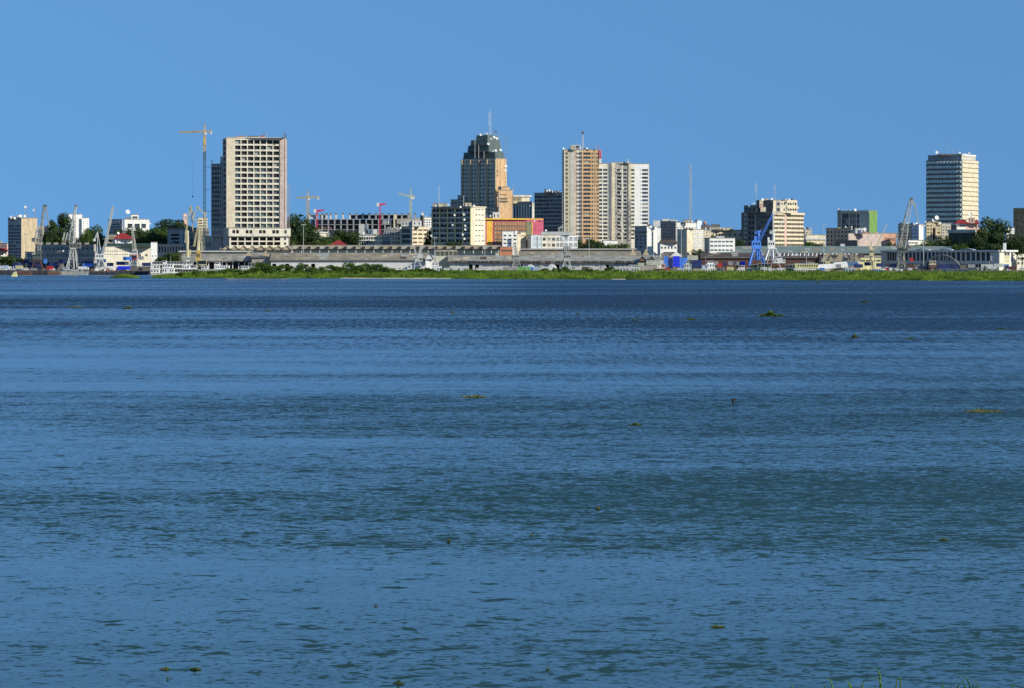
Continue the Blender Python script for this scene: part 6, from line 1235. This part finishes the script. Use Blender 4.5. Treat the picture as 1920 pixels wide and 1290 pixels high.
R('low pale blue boat with a flat deck, beside the thin grey crane',1066,1098,2380,[(1070,1092,2.2,'o')],'lightsteel','lightsteel',wheel=(1072,1078))
R('cluttered blue grey barge with a small brown cabin',1088,1124,2396,[(1091,1104,4.2,'brown')],'steel','bluegrey')
R('pale blue house barge with a white door, left of the rusty hulks',1166,1214,2392,[(1168,1198,3.4,'w'),(1180,1194,2.0,'w')],'lightsteel','lightsteel')
R('grey green barge carrying a long shed like cabin',1150,1176,2404,[(1152,1172,3.6,'w')],'steel','lightsteel')
R('rusty red hulk right of the pale blue house barge',1214,1248,2378,[(1226,1246,3.0,'rust'),(1240,1247,3.2,'salmon')],'rust','rust')
R('brown flat wreck of a barge in front of the rusty red hulk',1222,1266,2362,[(1230,1262,1.2,'rust')],'rust')
R('dark blue hulled vessel with a pale blue two tier cabin, below the deep blue stacks',1274,1298,2372,[(1276,1296,3.2,'w'),(1282,1296,2.6,'w')],'navy','lightsteel',wheel=(1286,1292))
R('white vessel with a yellowish lower cabin right of the dark blue hull',1298,1328,2376,[(1300,1322,2.8,'cream'),(1316,1326,2.4,'w')],'paleblue','paleblue')
R('cream white tug with a tall wheelhouse and mast',1312,1342,2384,[(1314,1340,3.4,'w'),(1324,1340,2.6,'w')],'offwhite',wheel=(1326,1338),mast=(1323,480))
R('boat with a tan canopy over dark cargo left of the yellow box',1338,1358,2370,[(1342,1358,3.4,'o')],'darkgrey','offwhite',roof='tan')
R('white launch with a slanted canopy right of the yellow box',1378,1400,2372,[(1382,1396,3.0,'w'),(1384,1396,2.0,'o')],'white')
R('pale blue riverboat behind the palms under the blue crane',1396,1432,2400,[(1400,1430,3,'w'),(1408,1428,2.6,'o')],'lightsteel','lightsteel')
R('riverboat with a broad white canopy and wheelhouse, below the white crane',1420,1474,2392,[(1424,1472,3.0,'w'),(1420,1446,3.4,'o'),(1448,1472,2.6,'w')],'offwhite','offwhite',wheel=(1456,1466),mast=(1427,468))
R('small white boat partly hidden behind the broad canopied riverboat',1452,1478,2378,[(1454,1470,3.4,'w')],'white')
R('long dark windowed boat right of the broad canopied riverboat',1470,1506,2398,[(1472,1500,2.8,'o'),(1472,1504,2.6,'o')],'steel','lightsteel')
R('boat with a yellow green upper deck and a row of round windows',1484,1534,2388,[(1488,1514,3.0,'w'),(1490,1533,3.4,'yellowgr')],'offwhite','white')
R('blue and white covered launch in front of the white tarpaulins',1582,1602,2370,[(1584,1601,3.4,'paleblue')],'blue','paleblue')
R('dark vessel with a small blue cabin right of the thin cream crane',1634,1660,2372,[(1637,1650,2.6,'blue')],'hullblack')
def barge(label, p0, p1, Y, hc, h=3.0, beam=9, cargo=None):
    e=empty('barge',(X(p0,Y),Y,0),label,'barge','flat barges'); b=MB(); hull(b,X(p0,Y),X(p1,Y),Y,beam,h,mt(hc),.03); b.build('hull',e)
    b=MB(); x0,x1=X(p0,Y),X(p1,Y)
    for yy in (Y-beam/2+.1,Y+beam/2-.3): b.box(x0+1,x1-1,yy,yy+.2,h,h+.35,mt('darkgrey'))
    n=int((x1-x0)/4)
    for i in range(n): x=x0+1.5+(x1-x0-3)*i/max(1,n-1); b.box(x-.15,x+.15,Y-beam/2-.05,Y-beam/2+.1,h*.3,h,mt('darkgrey'))
    b.build('bulwark',e)
    if cargo:
        m=MB(); c,hh=cargo
        n=int((x1-x0)/2.2)
        for i in range(n):
            a=x0+2+(x1-x0-5)*random.random(); w_=random.uniform(1,4); k=random.uniform(.4,1)*hh; y=Y+random.uniform(-2.5,2)
            m.hexa([(a,y,h),(a+w_,y,h),(a+w_,y+2,h),(a,y+2,h)],[(a+w_*.2,y+.3,h+k),(a+w_*.75,y+.2,h+k*.8),(a+w_*.8,y+1.6,h+k),(a+w_*.3,y+1.7,h+k*.9)],mt(random.choice(c)))
        m.build('cargo',e)
barge('black and brown barge at the far left edge of the river',-14,57,2405,'hullblack',3.6)
barge('brown rusty barge second from the left edge',33,60,2392,'rust',3.2)
barge('long black barge below the rusty left crane',56,96,2400,'hullblack',3.6,cargo=(['darkgrey','black','brown'],1.5))
barge('orange brown barge carrying a red container, left',90,114,2388,'brown',2.8)
barge('blue grey barge with pale clutter on deck in front of the grey lattice crane',113,166,2396,'steel',3.0,cargo=(['steel','lightsteel','greycon','brown'],2))
barge('long dark barge with scattered cargo left of the islet',164,220,2402,'hullblack',3.0,cargo=(['brown','redorange','offwhite','greycon','white'],2.6))
barge('black barge with blue covered cargo above the islet',210,284,2406,'hullblack',3.4,cargo=(['darkgrey','black','brown'],3.0))
barge('dark barge with green containers behind the sandbank middle',900,1012,2408,'rust',2.6)
barge('blue hulled barge in front of the port terminal arch',1770,1818,2372,'navy',4.6,cargo=(['darkgrey'],1))
barge('black barge left of the port terminal arch',1700,1770,2368,'hullblack',3.6,cargo=(['darkgrey','black','brown'],2))
barge('long black barge at the right end with dark cargo heaps',1812,1900,2376,'hullblack',3.4,cargo=(['darkgrey','steel','bluegrey','black'],5))
barge('dark red brown barge below the curved pediment shed',1480,1590,2368,'rust',2.0,cargo=(['brown','darkgrey','rust'],1.5))
barge('dark barge with cargo between the white tarpaulins and the thin cream crane',1588,1640,2366,'hullblack',3.0,cargo=(['darkgrey','navy','brown'],2))
barge('grey barge with clutter left of the terminal arch and right of the tall dark crane',1655,1705,2370,'darkgrey',2.6,cargo=(['brown','darkgrey','offwhite','rust'],3))
R('pale sloped bow vessel in front of the terminal arch',1700,1742,2386,[(1722,1740,5.0,'greycon'),(1738,1742,2.5,'rust')],'greycon','greycon')
R('brown box cabined vessel under the left foot of the terminal arch',1738,1760,2380,[(1741,1755,5.5,'brown'),(1742,1754,2.6,'tan')],'darkgrey')
R('dark vessel with a striped hull under the palms at right',1846,1884,2384,[(1848,1872,3.0,'bluegrey')],'navy')
def container(label, px0, px1, ybase, Y, m, h=2.6, zb=None, name='shipping_container', cat='container'):
    z=Z(ybase,Y) if zb is None else zb; x0,x1=X(px0,Y),X(px1,Y); e=empty(name,(x0,Y,z),label,cat,'shipping containers'); b=MB(); K=mt(m)
    b.box(x0+.06,x1-.06,Y+.06,Y+2.4,z+.1,z+h-.08,K); n=max(3,int((x1-x0)/.55))
    for i in range(n): x=x0+.1+(x1-x0-.3)*i/n; b.box(x,x+.22,Y,Y+.058,z+.15,z+h-.15,K)
    for x in (x0,x1-.16): b.box(x,x+.16,Y-.03,Y+.12,z,z+h,K)
    b.box(x0+.16,x1-.16,Y-.03,Y+.1,z,z+.14,K); b.box(x0+.16,x1-.16,Y-.03,Y+.1,z+h-.14,z+h,K); b.build('body',e)
    b=MB(); b.box(x1-.055,x1+.02,Y+.2,Y+1.2,z+.15,z+h-.2,K); b.build('door',e); b=MB(); b.box(x1-.055,x1+.02,Y+1.25,Y+2.25,z+.15,z+h-.2,K); b.build('door',e)
    for k in (.5,.9,1.6,2.0): pass
for a in (('sky blue container on the leftmost barge',3,15,504,2402,'paleblue'),('pale yellow green container on the leftmost barge',29,42,504.5,2404,'yellowgr'),('red container with a pale patch on the orange brown barge',88,99,505.5,2386,'red'),
  ('navy container on the quay at far left',44,54,494,2466,'navy'),('navy container on the quay below the rusty left crane',66,76,501,2464,'navy'),('blue container right of the rusty left crane',82,87.5,494,2466,'blue'),('navy container left of the grey lattice crane',92,108,499,2468,'navy'),
  ('upper large navy container right of the grey lattice crane',158,175,496,2470,'navy'),('lower bright blue container right of the grey lattice crane',155,173,500.5,2466,'blue'),
  ('bright blue sheeted box on the barge, leftmost of the three above the islet',220,228,505.5,2404,'bluebright'),('bright blue sheeted box on the barge, middle of the three above the islet',228.5,235,505.5,2404,'bluebright'),('bright blue sheeted box on the barge, rightmost of the three above the islet',235.5,243,505.5,2404,'bluebright'),
  ('blue container in front of the white depot, left of the red cab crane',231,246,488,2466,'blue'),('dark blue container low in front of the white depot',218,234,497,2464,'navy'),('navy container right of the red cab crane, upper one',258,269,487,2470,'bluegrey'),('navy container right of the red cab crane, lower one',266,282,499,2464,'navy'),('dark container under the lower navy one right of the red cab crane',244,282,506,2440,'darkgrey'),('pale grey container left of the red cab crane',234,241,497,2462,'lightsteel'),
  ('green container, leftmost of the row behind the sandbank middle',971,979,507,2404,'limegreen'),('green container, middle of the row behind the sandbank middle',979.5,987,507,2404,'limegreen'),('green container, right of the row behind the sandbank middle',987.5,994.5,507,2404,'limegreen'),('blue container beside the green ones',995,1000.5,507,2404,'blue'),('pale blue container at the right end of the green row',1001,1008.5,507,2404,'paleblue'),('grey container left of the green row',942,970,507,2410,'steel'),
  ('yellow box among the boats left of the blue crane',1363,1376,507,2364,'yellowgr'),('cream box on the rusty barge below the curved pediments',1546,1556,512,2362,'creamlt'),('navy container on the quay right of the white tarpaulins',1601,1618,502,2460,'navy'),('dark blue container behind the thin cream crane',1621,1636,498,2466,'navy'),('navy container right of the thin cream crane',1643,1655,500,2466,'navy'),
  ('grey blue container at the left foot of the white tarpaulins',1567,1577,502,2440,'bluegrey'),('blue grey long container on the barge in front of the arch',1758,1783,503,2440,'navy'),('pale roofed grey container right of the terminal arch',1840,1862,502,2420,'lightsteel'),('pale grey container near the right end of the terminal',1864,1882,501,2420,'lightsteel'),('blue container near the palms at right',1883,1892,503,2420,'blue'),('dark brown box near the palms at right',1892,1906,506,2400,'rust')):
    container(a[0],a[1],a[2],a[3],a[4],a[5],h=m_({'blue container right of the rusty left crane':8.5}.get(a[0],6.6),a[4]))
for a in (('navy container behind the leftmost barges, nearer the edge trees',24,34,499,2468,'navy'),('dark container on the quay between the two leftmost navy ones',35,44,499,2470,'darkgrey'),('navy container at the left leg of the rusty crane',54,62,500,2468,'navy'),('dark grey container left of the grey lattice crane legs',109,119,500,2470,'darkgrey'),
  ('navy container left of the lattice crane, stacked upper',110,122,493.5,2472,'navy'),('dark container right of the grey lattice crane legs',146,155,500,2470,'darkgrey'),('bluegrey container right of the lower bright blue one',175,183,500,2468,'bluegrey'),('navy container between the pale blue crane and the depot',200,212,499,2468,'navy'),
  ('pale container in front of the long port building, upper one',186,199,492,2474,'paleblue'),('dark container in front of the terminal left end, first',1660,1671,501,2466,'darkgrey'),('navy container in front of the terminal left end',1672,1680,501,2464,'navy'),('rust container by the foot of the tall dark crane',1703,1712,502,2462,'rust'),
  ('dark container in front of the terminal, left of the arch',1713,1724,502,2462,'darkgrey'),('red container seen between the terminal columns by the crane',1706,1713,490,2470,'red'),('navy container under the terminal arch',1786,1798,503,2440,'navy'),('dark container right of the terminal arch foot',1800,1812,503,2440,'darkgrey'),
  ('grey container in front of the terminal middle columns',1815,1828,502,2445,'steel'),('green grey container near the long grey sheeted one',1196,1208,499,2456,'greengrey'),('brown container left of the big canopied riverboat',1390,1396,504,2440,'brown'),('dark container right of the canopied riverboat',1478,1490,500,2456,'darkgrey'),('navy container behind the round windowed boat',1500,1512,498,2462,'navy'),('grey container behind the round windowed boat, right',1514,1528,498,2462,'steel')):
    container(a[0],a[1],a[2],a[3],a[4],a[5],h=m_(6.4,a[4]))
# deep blue stacks and grey shed behind the boats right of centre
k=0
for (p0,p1,ytop,yb,c,d) in ((1245,1252.5,480,500,'blue',''),(1253,1261.5,484,504,'navy',''),(1262,1274,480,500,'bluebright',''),(1274.5,1289,483,503,'blue',''),(1298,1316,488,500,'navy','')):
    n=max(1,round((yb-ytop)/6.4)); hh=(yb-ytop)/n
    for i in range(n):
        pos=['bottom','second','third','top'][i if i<n-1 else 3] if n>1 else 'single'
        side={1245:'leftmost',1253:'second',1262:'third',1274.5:'fourth',1298:'rightmost'}[p0]
        container(f'{pos} deep blue container in the {side} stack of the blue yard right of centre',p0,p1,yb-i*hh,2462+(p0%3),c,h=m_(hh,2462)-.05)
container('grey sheeted long container left of the deep blue stacks, on the quay',1212,1238,497,2456,'greengrey',h=4.2); container('pale end container touching the grey sheeted one',1238.5,1244.5,497,2456,'offwhite',h=4.2); container('grey green container above the pale blue cabins right of the deep blue stacks',1289,1309,487.5,2466,'greengrey',h=4)
for i in range(12):
    px=1372+i*0; break
for (p0,p1,yb,c,l) in ((1346,1354,501,'red','red quay container between the cream tug and blue crane'),(1356,1362,499,'navy','navy quay container right of the red one'),(1366,1374,497,'bluegrey','blue grey quay container behind the yellow box'),(1376,1386,497,'steel','grey quay container left of the blue crane'),(1389,1397,497,'bluebright','deep blue quay container touching the left leg of the blue crane'),(1340,1347,497,'bluegrey','blue grey quay container behind the cream tug')):
    container(l,p0,p1,yb,2468,c,h=m_(7,2468))
def truck(label, px, Y, bc, s=1, cabm='white', L_=7):
    x=X(px,Y); z=LAND; e=empty('truck',(x,Y,z),label,'truck','trucks and vans on the quay'); b=MB(); b.box(x,x+L_,Y,Y+2.4,z+1,z+3.4,mt(bc)); b.build('cargo_body',e)
    b=MB(); c0=x+L_+.2 if s>0 else x-2.2; b.hexa([(c0,Y,z+.6),(c0+2,Y,z+.6),(c0+2,Y+2.4,z+.6),(c0,Y+2.4,z+.6)],[(c0+.1,Y+.1,z+2.8),(c0+1.6,Y+.1,z+2.8),(c0+1.6,Y+2.3,z+2.8),(c0+.1,Y+2.3,z+2.8)],mt(cabm)); o=b.build('cab',e)
    b=MB(); b.box(c0+.5,c0+1.4,Y-.02,Y+.06,z+1.7,z+2.4,GL[0]); sub('window',b,o,e)
    for dx in (1,L_-1.4,L_+1.1 if s>0 else -1.1):
        for yy in (Y+.1,Y+2.1):
            b=MB(); b.bar((x+dx,yy-.15,z+.5),(x+dx,yy+.15,z+.5),.5,mt('black'),n=12); b.build('wheel',e)
for a in (('white box truck parked at far left beside the trees',-3,2452,'white'),('white van bodied truck left of the sky blue container',5,2450,'offwhite',-1),('white truck in front of the cream office block at far left',25,2466,'white'),('white truck by the foot of the cream office block',24.5,2480,'offwhite'),('white lorry on the quay below the white depot',203,2452,'white'),('pale lorry on the quay left of the red cab crane',190,2456,'lightsteel',-1),('white lorry just right of the grey lattice crane',146,2456,'offwhite'),('white truck in front of the ragged eave shed',858,2470,'white'),('grey truck under the eave of the central shed',1180,2470,'steel'),('white truck beside the thin cream crane',1660,2466,'white',-1),('small white truck below the terminal columns',1850,2470,'white')): truck(*a)

# vans and small vehicles between the stacks
def van(label, px, Y, c, L_=5.0):
    x=X(px,Y); z=LAND; e=empty('van',(x,Y,z),label,'van','vans and small vehicles on the quay'); K=mt(c)
    b=MB(); b.hexa([(x,Y,z+.4),(x+L_,Y,z+.4),(x+L_,Y+2,z+.4),(x,Y+2,z+.4)],[(x+.1,Y+.05,z+2.2),(x+L_*.72,Y+.05,z+2.2),(x+L_*.72,Y+1.95,z+2.2),(x+.1,Y+1.95,z+2.2)],K)
    b.box(x+L_*.7,x+L_-.05,Y+.05,Y+1.95,z+.5,z+1.15,K); b.build('body',e)
    for a in (.12,.36,.58): b=MB(); b.box(x+L_*a,x+L_*(a+.17),Y-.02,Y+.1,z+1.3,z+1.9,GL[0]); b.build('window',e)
    for dx in (.9,L_-1.1):
        for yy in (Y+.1,Y+1.9): b=MB(); b.bar((x+dx,yy-.12,z+.35),(x+dx,yy+.12,z+.35),.36,mt('black'),n=10); b.build('wheel',e)
VL = ((8,'the left edge trees'),(60,'the rusty left crane'),(112,'the grey lattice crane'),(200,'the white depot'),(300,'the white depot end block'),(700,'the concrete frame building'),(830,'the grid block of flats'),(1150,'the white slab tower'),(1240,'the round windowed block'),(1360,'the low white flats'),(1530,'the curved pediments'),(1665,'the pink wall'),(1720,'the tall dark green crane'),(1880,'the giant dark tree'))
vs=[(0,'white'),(7,'offwhite'),(13,'white'),(18,'paleblue'),(42,'white'),(57,'bluegrey'),(90,'white'),(111,'white'),(117,'paleblue'),(178,'offwhite'),(197,'white'),(209,'red'),(214,'white'),(222,'white'),(285,'white'),(700,'white'),(716,'blue'),(744,'white'),(832,'white'),(838,'paleblue'),(893,'white'),(905,'white'),(1102,'white'),(1128,'white'),(1142,'offwhite'),(1160,'white'),(1246,'red'),(1270,'white'),(1332,'white'),(1364,'white'),(1400,'paleblue'),(1508,'white'),(1520,'white'),(1536,'blue'),(1650,'white'),(1657,'red'),(1668,'white'),(1678,'offwhite'),(1702,'white'),(1711,'red'),(1716,'white'),(1726,'white'),(1832,'white'),(1896,'white'),(1911,'white')]
_v={}
for q in vs: _v.setdefault((min(VL,key=lambda l:abs(l[0]-q[0]))[1],q[1]),[]).append(q)
CN=dict(white='white',offwhite='off white',paleblue='pale blue',bluegrey='grey',red='red',blue='blue')
for (nm,c),L_ in _v.items():
    L_.sort()
    for k,q in enumerate(L_):
        od='' if len(L_)==1 else ['leftmost ','second ','third ','fourth '][k]
        van(f'{od}{CN[c]} van parked on the quay below {nm}',q[0],2450+(q[0]*7)%9,c,random.uniform(4.6,6.2))
# heaps and bales on the quay
def heap(label, p0, p1, y0, Y, m):
    x0,x1=X(p0,Y),X(p1,Y); z1=Z(y0,Y); b=MB(); K=mt(m); n=6
    pr=[(x0+(x1-x0)*i/n, LAND+(z1-LAND)*(math.sin(math.pi*min(1,max(0,i/n)))**.6 if 0<i<n else 0)*random.uniform(.85,1)) for i in range(n+1)]
    for i in range(n):
        (a,za),(c,zc)=pr[i],pr[i+1]; b.hexa([(a,Y-2,LAND-.1),(c,Y-2,LAND-.1),(c,Y+4,LAND-.1),(a,Y+4,LAND-.1)],[(a,Y-.6,za+.02),(c,Y-.6,zc+.02),(c,Y+2.6,zc+.02),(a,Y+2.6,za+.02)],K)
    tag(b.build('tarpaulin_heap',loc=(x0,Y,LAND)),label,'covered heap','tarpaulin covered heaps')
for a in (('grey covered heap left of the thin grey crane, first of three',984,1006,495,2452,'lightsteel'),('grey covered heap left of the thin grey crane, second of three',1007,1024,496,2454,'steel'),('grey covered heap left of the thin grey crane, third of three',1024,1046,494,2452,'lightsteel'),('dark heap left of the round sandbank bush trio',1100,1120,497,2452,'greycon'),('blue grey heap right of the brown cabin barge',1122,1140,496,2450,'steel'),('dark navy heap behind the leftmost barges',24,44,491,2456,'navy'),('dark heap left of the grey lattice crane',108,122,494,2454,'darkgrey'),('pale covered heap in front of the terminal right half',1838,1864,498,2440,'steel')): heap(*a)
# tidy up helper properties
for o in bpy.data.objects:
    for k_ in ('_o','_w'):
        if k_ in o: del o[k_]
